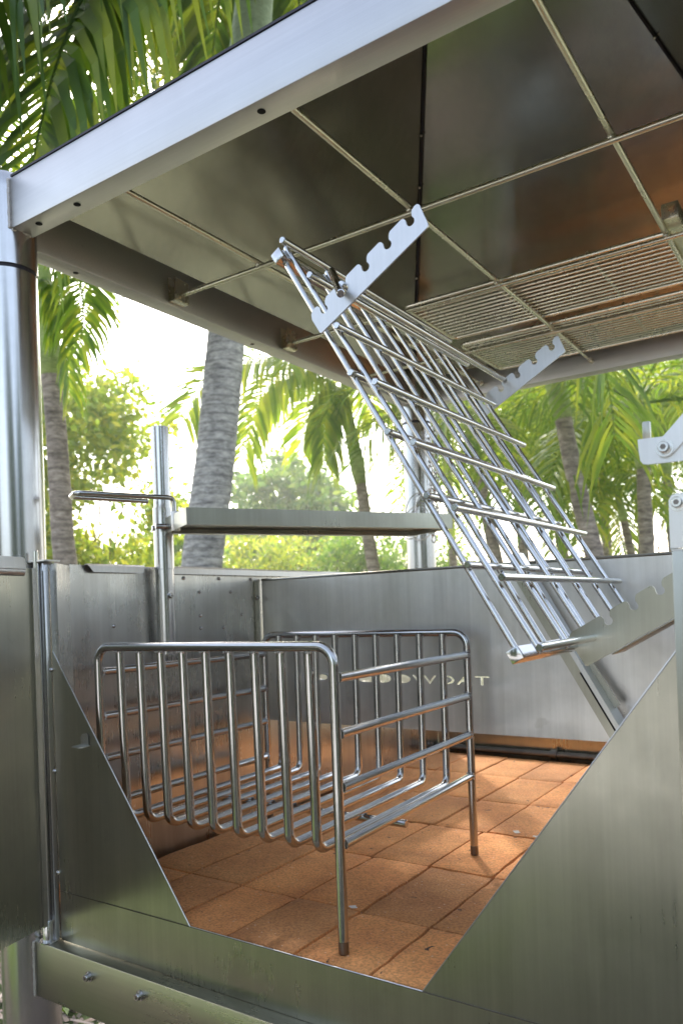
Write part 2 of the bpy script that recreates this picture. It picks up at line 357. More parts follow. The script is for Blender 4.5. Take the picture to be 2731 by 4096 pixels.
# utensil rods under the hood
RZ = .80
for y, x0 in ((1.393, -1.385), (1.845, -1.385), (2.27, -1.385)):
    bm = bmesh.new(); rod(bm, (x0, y, RZ), (XR+.01, y, RZ), .0058, 12); ro = link('hanging_rod', bm, M['hangrod'], can)
    # folded hook bracket on the side beam
    bm = bmesh.new()
    prism(bm, [(XI+.0005, y-.023, RZ-.016), (XI+.0005, y+.023, RZ-.016), (XI+.0005, y+.023, RZ+.044), (XI+.0005, y-.023, RZ+.044)], (1, 0, 0), .0025)
    prism(bm, [(XI+.003, y-.023, RZ-.0185), (XI+.003, y+.023, RZ-.0185), (XI+.024, y+.023, RZ-.0185), (XI+.024, y-.023, RZ-.0185)], (0, 0, 1), .0025)
    prism(bm, [(XI+.0242, y-.023, RZ-.016), (XI+.0242, y+.023, RZ-.016), (XI+.0242, y+.023, RZ+.034), (XI+.0242, y-.023, RZ+.040)], (1, 0, 0), .0025)
    link('rod_bracket', bm, M['hangrod'], ro)
for x in (-1.137, -.7365, -.3365):
    bm = bmesh.new(); rod(bm, (x, YFI+.0006, RZ+.0114), (x, YBI-.0006, RZ+.0114), .0058, 12); ro = link('hanging_rod', bm, M['hangrod'], can)
    for y in (1.393, 1.845, 2.27):
        bm = bmesh.new(); ball(bm, (x, y-.003, RZ+.0057), .0062, sx=1.2, seg=8); link('rod_weld', bm, M['hangrod'], ro)
    for y in (YFI+.006, YBI-.006):
        bm = bmesh.new(); tube(bm, [(x, y-.006, RZ+.0114), (x, y+.006, RZ+.0114)], .009, 14); link('rod_collar', bm, M['hangrod'], ro)
# ---- loose grill grates lying on the rods
def grate(x0, x1, y0, y1, z, lab, nbar, grp):
    t = thing('grill_grate', lab, 'grill grate', ((x0+x1)/2, (y0+y1)/2, z), grp)
    bm = bmesh.new()
    tube(bm, bent([((x0+x1)/2, y0, z), (x0, y0, z), (x0, y1, z), (x1, y1, z), (x1, y0, z), ((x0+x1)/2, y0, z)], .02), .0055, 10)
    link('frame', bm, M['hangrod'], t)
    for i in range(nbar):
        y = y0+(y1-y0)*(i+1)/(nbar+1)
        bm = bmesh.new(); rod(bm, (x0+.002, y, z), (x1-.002, y, z), .0027, 8)
        link('bar', bm, M['hangrod'], t)
    for x in (x0+.25, x0+.50, x0+.75):
        bm = bmesh.new(); rod(bm, (x, y0, z+.0085), (x, y1, z+.0085), .004, 8); link('cross_bar', bm, M['hangrod'], t)
grate(-1.02, -.075, 1.872, 2.185, .823, 'flat steel bar grate on the hanging rods, nearer the front beam of the two', 12, 'bar grates stored under the hood')
grate(-1.03, -.075, 2.255, 2.575, .823, 'flat steel bar grate on the hanging rods, the one beside the back beam', 14, 'bar grates stored under the hood')

bm = bmesh.new(); box(bm, (-.335, 1.79, .8175), (-.300, 2.60, .8525), .002)
tag(link('square_bar', bm, M['hangrod'], None, base=(-.317, 2.2, .8175)), 'square steel bar lying on the hanging rods at the right edge', 'square bar')
# ------------------------------------------------------------------ firebox
fx0, fx1, fy0, fy1 = -1.322, -.178, .942, 2.57
FZ = -.535; RIM = .109
fbx = thing('firebox', 'stainless steel open fire box with notched front panel and red brick floor', 'fire box', (-.75, 1.75, -1.35))
# front lower beam (on the posts)
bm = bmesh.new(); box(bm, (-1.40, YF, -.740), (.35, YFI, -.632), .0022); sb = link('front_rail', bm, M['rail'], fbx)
bm = bmesh.new(); weld_line(bm, [(-1.3715, YF-.001, -.739), (-1.3715, YF-.001, -.634)], .0042); link('weld_bead', bm, M['weld'], sb)
for i in range(2): bolt('bolt', sb, (-1.2061+.1389*i, YF, -.663), (0, -1, 0), .0062)
bm = bmesh.new(); box(bm, (-1.463, .99, -.74), (-1.413, 2.62, -.632), .002); link('side_rail', bm, M['fascia'], fbx)
bm = bmesh.new(); box(bm, (-.05, .97, -.74), (0, 2.62, -.632), .002); link('side_rail', bm, M['fascia'], fbx)
bm = bmesh.new(); box(bm, (-1.37, 2.665, -.74), (.35, 2.715, -.632), .002); link('back_rail', bm, M['fascia'], fbx)
# front panel: lower strip + two wings with the slanted cut
th = .0018
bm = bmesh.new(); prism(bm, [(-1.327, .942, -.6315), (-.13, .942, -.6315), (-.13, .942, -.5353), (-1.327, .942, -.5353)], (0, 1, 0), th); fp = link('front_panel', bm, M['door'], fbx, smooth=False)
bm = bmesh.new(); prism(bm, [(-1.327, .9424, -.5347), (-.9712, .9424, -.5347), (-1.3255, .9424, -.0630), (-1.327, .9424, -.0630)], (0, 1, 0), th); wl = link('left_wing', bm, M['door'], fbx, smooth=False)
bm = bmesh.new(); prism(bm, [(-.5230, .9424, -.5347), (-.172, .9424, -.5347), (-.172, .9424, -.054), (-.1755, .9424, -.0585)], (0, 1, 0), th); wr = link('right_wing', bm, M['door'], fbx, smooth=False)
bm = bmesh.new(); box(bm, (-1.327, .9408, -.5356), (-.13, .9421, -.5346), 0); link('panel_crease', bm, M['dark'], fp)
# bright folded edges of the cut
for a, b, par in (((-1.3255, .9421, -.0630), (-.9712, .9421, -.5347), wl), ((-.5230, .9421, -.5347), (-.1755, .9421, -.0585), wr), ((-.9712, .9419, -.5345), (-.5230, .9419, -.5345), fp)):
    bm = bmesh.new(); rod(bm, a, b, .0009, 6); link('cut_edge', bm, M['plate'], par)
# little tab folded out of the left wing
K0 = V((-1.232, .9405, -.243))
bm = bmesh.new(); prism(bm, [K0+V((-.016, 0, 0)), K0+V((.014, 0, 0)), K0+V((.014, -.016, -.001)), K0+V((.008, -.022, -.001)), K0+V((-.012, -.022, -.001)), K0+V((-.018, -.014, -.001))], (0, 0, 1), .0015)
prism(bm, [K0+V((-.012, -.0012, .0015)), K0+V((.010, -.0012, .0015)), K0+V((.010, -.0012, .020)), K0+V((.004, -.0012, .024)), K0+V((-.008, -.0012, .022)), K0+V((-.012, -.0012, .016))], (0, 1, 0), .0012)
tb = link('latch_tab', bm, M['plate'], wl, smooth=False)
# left upright (front corner)
bm = bmesh.new(); box(bm, (-1.352, .930, -.6315), (-1.329, .953, .113), .003); lu = link('corner_upright', bm, M['post'], fbx)
bm = bmesh.new(); prism(bm, [(-1.3265, .9425, -.0625), (-1.306, .9425, -.090), (-1.306, .9425, .109), (-1.3265, .9425, .109)], (0, 1, 0), .0016)
prism(bm, [(-1.306, .9435, -.534), (-1.306, .9435, .109), (-1.322, .986, .106), (-1.322, .986, -.534)], (1, .3, 0), -.0016)
link('corner_flange', bm, M['sheet'], fbx, smooth=False)
bm = bmesh.new()
prism(bm, [(-1.365, .922, .1135), (-1.315, .922, .1135), (-1.312, .930, .1135), (-1.316, .960, .1135), (-1.365, .960, .1135)], (0, 0, 1), .003)
link('hinge_plate', bm, M['plate'], lu, smooth=False)
for z in (-.10, -.30, -.50): 
    bm = bmesh.new(); ball(bm, (-1.3275, .9405, z), .0042, seg=8); link('rivet', bm, M['tube'], lu)
# left side wall with rolled lip
bm = bmesh.new(); prism(bm, [(fx0, .9855, -.6), (fx0, 2.57, -.6), (fx0, 2.57, RIM), (fx0, .9855, RIM)], (-1, 0, 0), th); sw = link('side_wall', bm, M['sheet'], fbx, smooth=False)
for y0, y1 in ((1.022, 1.172), (1.245, 2.12), (2.2, 2.5)):
    bm = bmesh.new(); pr = [(0, 0), (.010, .001), (.0135, -.003), (.0135, -.0165), (.0115, -.0165), (.0115, -.004), (.0095, -.0015), (0, -.002)]
    y1b = y1-.002
    a = [bm.verts.new((fx0+p[0], y0+(.012 if k in (3, 4) else 0), RIM+.0012+p[1])) for k, p in enumerate(pr)]
    b = [bm.verts.new((fx0+p[0], y1-(.006 if k in (3, 4) else 0), RIM+.0012+p[1])) for k, p in enumerate(pr)]
    for k in range(8): bm.faces.new((a[k], a[(k+1) % 8], b[(k+1) % 8], b[k]))
    bm.faces.new(a[::-1]); bm.faces.new(b); link('rim_lip', bm, M['plate'], sw, smooth=False)
for (y, z) in ((1.35, .052), (1.46, .052), (1.35, -.005), (1.35, -.035), (1.43, -.036), (1.50, -.006), (1.30, .085), (1.42, .085), (1.54, .085), (1.09, -.02)):
    bm = bmesh.new(); ball(bm, (fx0+.0012, y, z), .0042, seg=8); link('rivet', bm, M['tube'], sw)
bm = bmesh.new(); prism(bm, [(fx0+.0008, 1.552, -.5), (fx0+.0008, 1.566, -.5), (fx0+.0008, 1.566, .08), (fx0+.0008, 1.552, .08)], (1, 0, 0), .004); g = link('guide_channel', bm, M['door'], sw, smooth=False)
bolt('bolt', g, (fx0+.005, 1.556, .036), (1, 0, 0), .0045)
# right side wall, rear wall
bm = bmesh.new(); prism(bm, [(fx1, .945, -.6), (fx1, 2.57, -.6), (fx1, 2.57, .03), (fx1, .945, .03)], (1, 0, 0), th); link('side_wall', bm, M['sheet'], fbx, smooth=False)
bm = bmesh.new(); 
prism(bm, [(-.55, fy1, -.45), (fx1, fy1, -.45), (fx1, fy1, -.06)], (0, 1, 0), th)
prism(bm, [(fx0, fy1+.002, -.7), (fx1, fy1+.002, -.7), (fx1, fy1+.002, -.45), (fx0, fy1+.002, -.45)], (0, 1, 0), th)
link('rear_wall', bm, M['door'], fbx, smooth=False)
bm = bmesh.new(); rod(bm, (fx0+.005, 2.545, -.517), (fx1-.005, 2.545, -.517), .011, 14); tr = link('rear_rod', bm, M['dark'], fbx)
bm = bmesh.new(); tube(bm, [(-.885, 2.545, -.517), (-.865, 2.545, -.517)], .018, 14); link('collar', bm, M['dark'], tr)
# floor support and bricks
bm = bmesh.new(); box(bm, (fx0+.002, .946, -.62), (fx1-.002, 2.56, -.586), 0); link('floor_tray', bm, M['dark'], fbx)
bm = bmesh.new(); r2 = random.Random(3)
rows = [(.9465, 1.1395), (1.1395, 1.408), (1.408, 1.680), (1.680, 1.955), (1.955, 2.243), (2.243, 2.53)]
for j, (ya, yb) in enumerate(rows):
    sh = (.0, .0, -.005, .006, .004, -.002)[j]
    x = -1.3065+sh
    while x < fx1-.03:
        xa, xb = max(x, fx0+.004), min(x+.1385, fx1-.004)
        if xb-xa > .02:
            g = .0019+r2.random()*.0014; dz = r2.uniform(-.0012, .0012)
            nb = len(bm.verts)
            m2 = bmesh.new(); box(m2, (xa+g, ya+g, -.585), (xb-g*.7, yb-g*.7, FZ+dz), .0022)
            # subdivide + jitter the top edge so that arrises look chipped
            bmesh.ops.subdivide_edges(m2, edges=[e for e in m2.edges if e.calc_length() > .05], cuts=7, use_grid_fill=True)
            for v in m2.verts:
                k = noise.noise(v.co*70)
                if v.co.z > FZ-.004: 
                    v.co.z -= max(0, k-.1)*.0035 if (min(abs(v.co.x-xa), abs(v.co.x-xb), abs(v.co.y-ya), abs(v.co.y-yb)) < .008) else 0
                    v.co.x += k*.0011; v.co.y += noise.noise(v.co*60+V((5, 5, 5)))*.0011
            tmp = bpy.data.meshes.new('t'); m2.to_mesh(tmp); m2.free(); bm.from_mesh(tmp); bpy.data.meshes.remove(tmp)
        x += .1385
link('brick_floor', bm, M['brick'], fbx)

for i, (x_, y_, r_) in enumerate(((-.683, 1.707, .011), (-.633, 1.694, .008), (-.771, 1.146, .0085))):
    bm = bmesh.new(); vv = [bm.verts.new((x_+r_*rnd.uniform(.45, 1.2)*math.cos(k*.55), y_+r_*rnd.uniform(.45, 1.2)*math.sin(k*.55), FZ+.0016)) for k in range(11)]; bm.faces.new(vv)
    link('paint_fleck', bm, M['fleck'], fbx, smooth=False)
# hanging divider sheet with the stencil-cut name
DY = 1.58; dz0, dz1 = -.287, .0815
div = thing('divider_sheet', 'hanging brushed steel divider across the fire box with stencilled lettering', 'metal sheet', (-.75, DY, dz0))
bm = bmesh.new(); prism(bm, [(fx0+.004, DY, dz0), (fx1-.004, DY, dz0), (fx1-.004, DY, dz1), (fx0+.004, DY, dz1)], (0, 1, 0), .0018); dv = link('sheet', bm, M['divider'], div, smooth=False)
bm = bmesh.new(); rod(bm, (fx0+.004, DY+.001, dz1+.002), (fx1-.004, DY+.001, dz1+.002), .0035, 8); link('rolled_edge', bm, M['door'], div)
# lettering (reads correctly from the far side, mirrored from this side)
cu = bpy.data.curves.new('lettering', 'FONT'); cu.body = 'TAGWOODBBQ'; cu.size = .0305; cu.extrude = .0002; cu.space_character = 1.12; cu.offset = .0002
to = bpy.data.objects.new('lettering', cu); COL.objects.link(to)
bpy.context.view_layer.update()
dg = bpy.context.evaluated_depsgraph_get(); me = bpy.data.meshes.new_from_object(to.evaluated_get(dg)); bpy.data.objects.remove(to)
xs = [v.co.x for v in me.vertices]; ys = [v.co.y for v in me.vertices]; w = max(xs)-min(xs); h = max(ys)-min(ys)
bm = bmesh.new(); bm.from_mesh(me); bpy.data.meshes.remove(me)
tx0, tx1 = -1.150, -.683
for v in bm.verts:
    v.co = V((tx1-(v.co.x-min(xs))/w*(tx1-tx0), DY-.0006+v.co.z, -.1835+(v.co.y-min(ys))/h*.0235))
bm.normal_update()
cm = bpy.data.meshes.new('cut'); bmesh.ops.recalc_face_normals(bm, faces=bm.faces); bm.to_mesh(cm); bm.free()
for v in cm.vertices: v.co = V((v.co.x, (DY+.0009)+(.006 if v.co.y > DY-.0006 else -.006), v.co.z+ZE))
co = bpy.data.objects.new('cut', cm); COL.objects.link(co)
mod = dv.modifiers.new('cut', 'BOOLEAN'); mod.object = co; mod.operation = 'DIFFERENCE'; mod.solver = 'EXACT'
bpy.context.view_layer.update(); dg = bpy.context.evaluated_depsgraph_get(); nm_ = bpy.data.meshes.new_from_object(dv.evaluated_get(dg))
dv.modifiers.clear(); dv.data = nm_; bpy.data.objects.remove(co); print('SHEET FACES', len(nm_.polygons))

# ------------------------------------------------------------------ hinged left door
HX, HY = -1.343, .924
dd = V((.211, -.977, 0)).normalized()
door = thing('side_door', 'swung open steel side door with rolled top edge at the left post', 'door', (HX, HY, -.6))
def dp(t, z, o=0): return V((HX, HY, z))+dd*t+V((dd.y, -dd.x, 0))*(-o)
bm = bmesh.new()
prism(bm, [dp(.018, -.598), dp(.62, -.598), dp(.62, .1), dp(.018, .1)], V((-dd.y, dd.x, 0)), .0018); ds = link('door_sheet', bm, M['door'], door, smooth=False)
bm = bmesh.new(); tube(bm, [dp(.034, .094, -.006), dp(.036, .094, -.006), dp(.62, .094, -.006)], .0125, 14); 
prism(bm, [dp(.034, .098, .006), dp(.62, .098, .006), dp(.62, .1205, .004), dp(.040, .1205, .004), dp(.034, .116, .004)], V((-dd.y, dd.x, 0)), .002)
link('rolled_edge', bm, M['plate'], door)
bm = bmesh.new(); rod(bm, (HX, HY, -.625), (HX, HY, .135), .0052, 14); hr = link('hinge_rod', bm, M['rod'], door)
bm = bmesh.new(); tube(bm, [(HX, HY, -.6315), (HX, HY, -.6285)], .0185, 24); tube(bm, [(HX, HY, -.6285), (HX, HY, -.5905), (HX, HY, -.589)], .0108, 24, rs=[.0108, .0108, .0098]); link('hinge_socket', bm, M['post'], door)
bm = bmesh.new()
prism(bm, [dp(.006, -.598), dp(.018, -.598), dp(.018, .10), dp(.006, .10)], V((-dd.y, dd.x, 0)), .007); link('hinge_strip', bm, M['post'], door, smooth=False)
for z in (.078, -.06, -.20, -.33, -.45, -.57):
    bm = bmesh.new(); ball(bm, dp(.012, z, -.002)+V((0, -.002, 0)), .0042, seg=8); link('rivet', bm, M['tube'], door)

# ------------------------------------------------------------------ log basket
bk = thing('log_basket', 'steel tube log basket standing on the brick floor', 'log basket', (-.97, 1.25, FZ))
r = .0083
def bx(y): return -.020*(y-.985)/.53     # slight yaw of the basket
zt = -.058
for y, nm in ((.985, 'front_frame'), (1.515, 'rear_frame')):
    xa, xb = -1.242+bx(y), -.683+bx(y)
    zc = FZ+.002; tz = zt if y < 1.2 else zt-.002
    bm = bmesh.new(); tube(bm, bent([(xa, y, zc+.018), (xa, y, tz), (xb, y, tz), (xb, y, zc+.018)], .030, 8), r, 16, caps=False)
    fr = link(nm, bm, M['tube'], bk)
    for x in (xa, xb):
        bm = bmesh.new(); tube(bm, [(x, y, zc-.0012), (x, y, zc), (x, y, zc+.0185)], r+.0001, 16, rs=[r-.001, r+.0001, r+.0001]); link('foot', bm, M['tip'], fr)
zb = -.387
for i in range(9):
    x = -1.188+.0564*i
    bm = bmesh.new(); tube(bm, bent([(x, .993, zt-.004), (x, .999, zb), (x-.018, 1.501, zb), (x-.020, 1.507, zt-.004)], .022, 7), .0082, 14, caps=False)
    ub = link('grate_bar', bm, M['tube'], bk)
    bm = bmesh.new()
    for yy, xx in ((.988, x), (1.510, x-.02)):
        for k in range(7): ball(bm, (xx+.0075*math.cos(k), yy+.004*math.sin(k), zt-.0095+rnd.uniform(-.001, .001)), .0026, seg=6)
    link('weld_bead', bm, M['weld'], ub)
for xa in (-1.242, -.683):
    for z in (-.107, -.195, -.278, -.366):
        bm = bmesh.new(); rod(bm, (xa+(.004 if xa > -1 else -.004), .985+r*.6, z), (xa-.020, 1.515-.002, z-.001), .0078, 14, chamfer=False)
        er = link('end_rail', bm, M['tube'], bk)
        bm = bmesh.new()
        for yy, xx in ((.993, xa), (1.508, xa-.02)):
            for k in range(9): ball(bm, (xx+.0085*math.cos(k*.8), yy, z+.0085*math.sin(k*.8)), .0025, seg=6)
        link('weld_bead', bm, M['weld'], er)
for y in (1.245,):
    bm = bmesh.new(); rod(bm, (-1.20, y, zb-.0155), (-.712, y, zb-.0155), .0075, 12); link('under_bar', bm, M['tube'], bk)

# ------------------------------------------------------------------ tilted grilling rack
rk = thing('grilling_rack', 'long tilted double grid rack of bright steel rods leaning above the log basket', 'grilling rack', (-.34, 1.25, -.07))
Y0, Y1 = .965, 1.545
k0 = .965
def P(kx, kz, y): return V((kx*k0, y, kz*k0))
ys6 = [.975+.113*i for i in range(6)]
# upper layer
Fc = [(-.7566, .5985), (-.6572, .4369), (-.5925, .3375), (-.5320, .2376), (-.4699, .1366), (-.4039, .0351), (-.3550, -.0607)]
Bc = [(-.7095, .5316), (-.6391, .3619), (-.5782, .2612), (-.5169, .1592), (-.4567, .0552)]
fd = (V((Fc[-1][0], 0, Fc[-1][1]))-V((Fc[0][0], 0, Fc[0][1]))).normalized()
nF = V((fd.z, 0, -fd.x))          # to the lower-left side
if nF.x > 0: nF = -nF
for i, (a, b) in enumerate(Fc):
    ya, yb = Y0-.012, (1.545 if i < 6 else 1.49)
    bm = bmesh.new(); rod(bm, P(a, b, ya), P(a, b, yb), .0055, 14); cb = link('cross_bar', bm, M['rod'], rk)
F0, F6 = P(*Fc[0], 0), P(*Fc[-1], 0)
for i, y in enumerate(ys6):
    a = V((F0.x, y, F0.z))+nF*.0085; b = V((F6.x, y, F6.z))+nF*.0085
    bm = bmesh.new(); rod(bm, a-fd*.004, b+fd*.004, .0043, 12); lbm = link('long_bar', bm, M['rod'], rk)
    bm = bmesh.new()
    for (ca, cb_) in Fc:
        c = P(ca, cb_, y)+nF*.0045
        for s in (-1, 1):
            ball(bm, c+V((0, s*.0035, 0)), .0021, seg=6)
    link('weld_bead', bm, M['weld'], lbm)
# lower layer
q0, q1 = P(-.7707, .5786, 0), P(-.3909, -.0711, 0)
bd = (q1-q0).normalized(); nB = V((bd.z, 0, -bd.x)); nB = -nB if nB.x > 0 else nB
for i, (a, b) in enumerate(Bc):
    bm = bmesh.new(); rod(bm, P(a, b, Y0-.006), P(a, b, 1.53), .0055, 14); link('cross_bar', bm, M['rod'], rk)
for c, ye in ((q0, 1.52), (q1, 1.50)):
    bm = bmesh.new(); h = .0092
    pr = [c+bd*h+nB*h, c+bd*h-nB*h, c-bd*h-nB*h, c-bd*h+nB*h]
    prism(bm, [V((p.x, Y0-.008, p.z)) for p in pr], (0, 1, 0), ye-Y0)
    bmesh.ops.bevel(bm, geom=list(bm.edges), offset=.001, segments=2, affect='EDGES', profile=.5)
    link('end_bar', bm, M['rod'], rk)
for i, y in enumerate([.973+.112*i for i in range(6)]):
    a = V((q0.x, y, q0.z))+bd*.009; b = V((q1.x, y, q1.z))-bd*.009
    bm = bmesh.new(); rod(bm, a, b, .0043, 12, chamfer=False); lbm = link('long_bar', bm, M['rod'], rk)
    bm = bmesh.new()
    for e in (a, b):
        for k in range(6): ball(bm, e+V((.004*math.cos(k), .0045*math.sin(k), 0)), .0026, seg=6)
    link('weld_bead', bm, M['weld'], lbm)
# handle peg
bm = bmesh.new(); rod(bm, V((-.6701*1.0, 1.0, .5279)), V((-.6549*.925, .925, .489*.925)), .0062, 14); link('peg', bm, M['rod'], rk)
# support rod that rests in the notched plates
bm = bmesh.new(); rod(bm, (-.6462*.955, .943, .4977*.955), (-.6462*.955, 1.56, .4977*.955), .0055, 14)
tag(link('support_rod', bm, M['rod'], None, base=(-.617, 1.25, .475)), 'straight steel rod lying in the notches of the two upper plates', 'rod')

# notched plates: local (u along the plate, v across); notch pitch .0435
PITCH = .0432; ANG = R_(29.5)
def plate_outline(n_notch, tail=.026, head=.021, width=.0401):
    p = PITCH; pts = []; cy = width-.0135; L = tail+(n_notch-1)*p+head; r = .0064
    def corner(c, a0, a1, q, k=5): return [(c[0]+q*math.cos(R_(a0+(a1-a0)*i/k)), c[1]+q*math.sin(R_(a0+(a1-a0)*i/k))) for i in range(k+1)]
    pts += corner((.006, .005), 215, 270, .005)
    pts += corner((L-.008, .005), 270, 350, .005)
    pts += corner((L-.0045, width-.0055), 0, 110, .0055)
    for i in reversed(range(n_notch)):
        cx = tail+i*p
        pts += [(cx+.0127, cy+.0133)] if i < n_notch-1 else []
        pts += [(cx+.0098, cy+.0115), (cx+.0078, cy+.0095), (cx+.0066, cy+.0072), (cx+.0056, cy+.0056)]
        pts += [(cx+r*math.cos(R_(q)), cy+r*math.sin(R_(q))) for q in range(30, -206, -15)]
        pts += [(cx-.0048, cy+.0062), (cx-.0050, cy+.0088), (cx-.0062, cy+.0115), (cx-.0088, cy+.0133)]
    pts += [(.010, width), (.004, width-.004), (.001, width-.012)]
    return pts
def notched_plate(lab, org, y, n_notch, tail=.026, width=.0401, flip=False, scale=1.0, ang=ANG, mat='plate'):
    t = thing('notched_plate', lab, 'metal plate', (org[0], y, org[1]), 'notched rack plates')
    ca, sa = math.cos(ang), math.sin(ang)
    out = [(org[0]+scale*(u*ca-v*sa), y, org[1]+scale*(u*sa+v*ca)) for u, v in plate_outline(n_notch, tail, width=width)]
    from mathutils.geometry import tessellate_polygon
    bm = bmesh.new(); f = [bm.verts.new(p) for p in out]; g = [bm.verts.new(V(p)+V((0, .003, 0))) for p in out]
    for tri in tessellate_polygon([[V((p[0], p[2], 0)) for p in out]]):
        bm.faces.new([f[i] for i in tri]); bm.faces.new([g[i] for i in reversed(tri)])
    for i in range(len(f)): bm.faces.new((f[i], g[i], g[(i+1) % len(f)], f[(i+1) % len(f)]))
    link('plate', bm, M[mat], t, smooth=False)
    return t
notched_plate('bright steel plate with five round notches at the upper near end of the tilted rack', (-.6625, .413), .950, 5)
notched_plate('bright steel plate with round notches at the upper far end of the tilted rack', (-.672, .4005), 1.565, 5)
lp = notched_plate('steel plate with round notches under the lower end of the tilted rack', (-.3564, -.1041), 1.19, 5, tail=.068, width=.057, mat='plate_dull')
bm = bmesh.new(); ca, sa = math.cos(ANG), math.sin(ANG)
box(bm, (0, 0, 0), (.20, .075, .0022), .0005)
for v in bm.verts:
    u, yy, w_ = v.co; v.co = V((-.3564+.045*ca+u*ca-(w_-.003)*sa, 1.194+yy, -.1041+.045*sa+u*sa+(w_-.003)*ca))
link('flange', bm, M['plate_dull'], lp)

# slanting guide bar behind the rack
gb = thing('guide_bar', 'slanted flat steel guide bar with a slot behind the lower end of the rack', 'support bar', (-.40, 1.56, -.24))
ga, gb2 = V((-.592, 1.545, .098)), V((-.352, 1.545, -.325)); gd = (gb2-ga).normalized(); gn = V((-gd.z, 0, gd.x))
if gn.x < 0: gn = -gn
def strip(bm, a, b, n, w, y, th): prism(bm, [V((a.x, y, a.z)), V((b.x, y, b.z)), V((b.x, y, b.z))+n*w, V((a.x, y, a.z))+n*w], (0, 1, 0), th)
bm = bmesh.new(); strip(bm, ga, gb2, gn, .009, 1.500, .003); strip(bm, ga+gn*.006, gb2+gn*.006, gn, .003, 1.503, .05); link('bright_edge', bm, M['plate'], gb, smooth=False)
bm = bmesh.new(); strip(bm, ga-gn*.034+gd*.03, gb2-gn*.034, gn, .032, 1.548, .003); fl = link('flat_bar', bm, M['door'], gb, smooth=False)
bm = bmesh.new(); strip(bm, ga-gn*.018+gd*.27, ga-gn*.018+gd*.40, gn, .004, 1.546, .0015); link('slot', bm, M['hole'], fl, smooth=False)
bm = bmesh.new(); prism(bm, [V((-.47, 1.540, -.113)), V((-.455, 1.540, -.106)), V((-.395, 1.540, -.205)), V((-.408, 1.540, -.215))], (0, -1, 0), .003); link('clip_plate', bm, M['door'], gb, smooth=False)

# ------------------------------------------------------------------ pipe, tray, rail on the left wall
pc = V((-1.290, 1.212, 0)); pr_ = .0205
pp = thing('upright_pipe', 'open topped round steel pipe clamped inside the left wall', 'pipe', (pc.x, pc.y, -.09))
bm = bmesh.new(); tube(bm, [(pc.x, pc.y, -.088), (pc.x, pc.y, .1015)], pr_, 32); link('lower_tube', bm, M['post'], pp)
bm = bmesh.new(); tube(bm, [(pc.x, pc.y, .1022), (pc.x, pc.y, .239)], pr_+.0012, 32); link('sleeve', bm, M['post'], pp)
bm = bmesh.new(); tube(bm, [(pc.x, pc.y, .23), (pc.x, pc.y, .42)], pr_-.0015, 32, caps=False); tube(bm, [(pc.x, pc.y, .42), (pc.x, pc.y, .3)], pr_-.0040, 32, caps=True)
link('upper_tube', bm, M['post'], pp)
bm = bmesh.new(); tube(bm, [(pc.x, pc.y, .4196), (pc.x, pc.y, .4206)], pr_-.0015, 32, caps=False); link('rim', bm, M['plate'], pp)
for z in (.042, -.064):
    b_ = bolt('bolt', pp, (pc.x+pr_-.001, pc.y-.005, z), (1, -.25, 0), .0052)
tr_ = thing('tray_shelf', 'shallow rectangular steel tray shelf swung out from the pipe', 'tray shelf', (-.97, 1.45, .18))
u = V((.503, .864, 0)); v_ = V((-.864, .503, 0)); NL = V((-1.126, 1.122, 0)); zt0, zt1 = .182, .2165
def tp(a, b, z): return V((NL.x, NL.y, z))+u*a+v_*b
LT, WT = .642, .20
bm = bmesh.new()
for (a0, b0, a1, b1) in ((0, 0, LT, 0), (LT, 0, LT, WT), (LT, WT, 0, WT), (0, WT, 0, 0)):
    p, q = tp(a0, b0, zt0), tp(a1, b1, zt0); d = (q-p).normalized(); inn = V((-d.y, d.x, 0))
    prism(bm, [p, q, q+V((0, 0, zt1-zt0)), p+V((0, 0, zt1-zt0))], inn, .0016)
link('rim', bm, M['door'], tr_, smooth=False)
bm = bmesh.new()
prism(bm, [tp(.0017, .0017, zt0), tp(LT-.0017, .0017, zt0), tp(LT-.0017, .022, zt0), tp(.0017, .022, zt0)], (0, 0, 1), .0016)
prism(bm, [tp(.0017, WT-.022, zt0), tp(LT-.0017, WT-.022, zt0), tp(LT-.0017, WT-.0017, zt0), tp(.0017, WT-.0017, zt0)], (0, 0, 1), .0016)
link('bottom_flange', bm, M['plate'], tr_, smooth=False)
bm = bmesh.new(); prism(bm, [tp(.0017, .0025, zt0+.012), tp(LT-.0017, .0025, zt0+.012), tp(LT-.0017, WT-.0025, zt0+.012), tp(.0017, WT-.0025, zt0+.012)], (0, 0, 1), .002); link('tray_bottom', bm, M['door'], tr_, smooth=False)
bm = bmesh.new()
for b_ in (.150, .186):
    rod(bm, tp(.002, b_, .194), tp(-.03, b_, .194), .006, 12)
link('hinge_lug', bm, M['tube'], tr_)
# towel rail
rl = thing('towel_rail', 'bent round rod rail reaching left from the pipe', 'rail', (-1.3, 1.13, .25))
zr = .252
pa = V((-1.222, 1.181, zr))
bm = bmesh.new(); tube(bm, bent([(pa.x, pa.y, .185), pa, (-1.300, .991, zr), (-1.352, 1.016, zr), (-1.298, 1.176, zr)], .012, 6), .0052, 12); link('rod', bm, M['tube'], rl)
bm = bmesh.new(); box(bm, (pa.x-.004, pa.y-.006, .180), (pa.x+.012, pa.y+.006, .222), .001); link('mount', bm, M['plate'], rl)

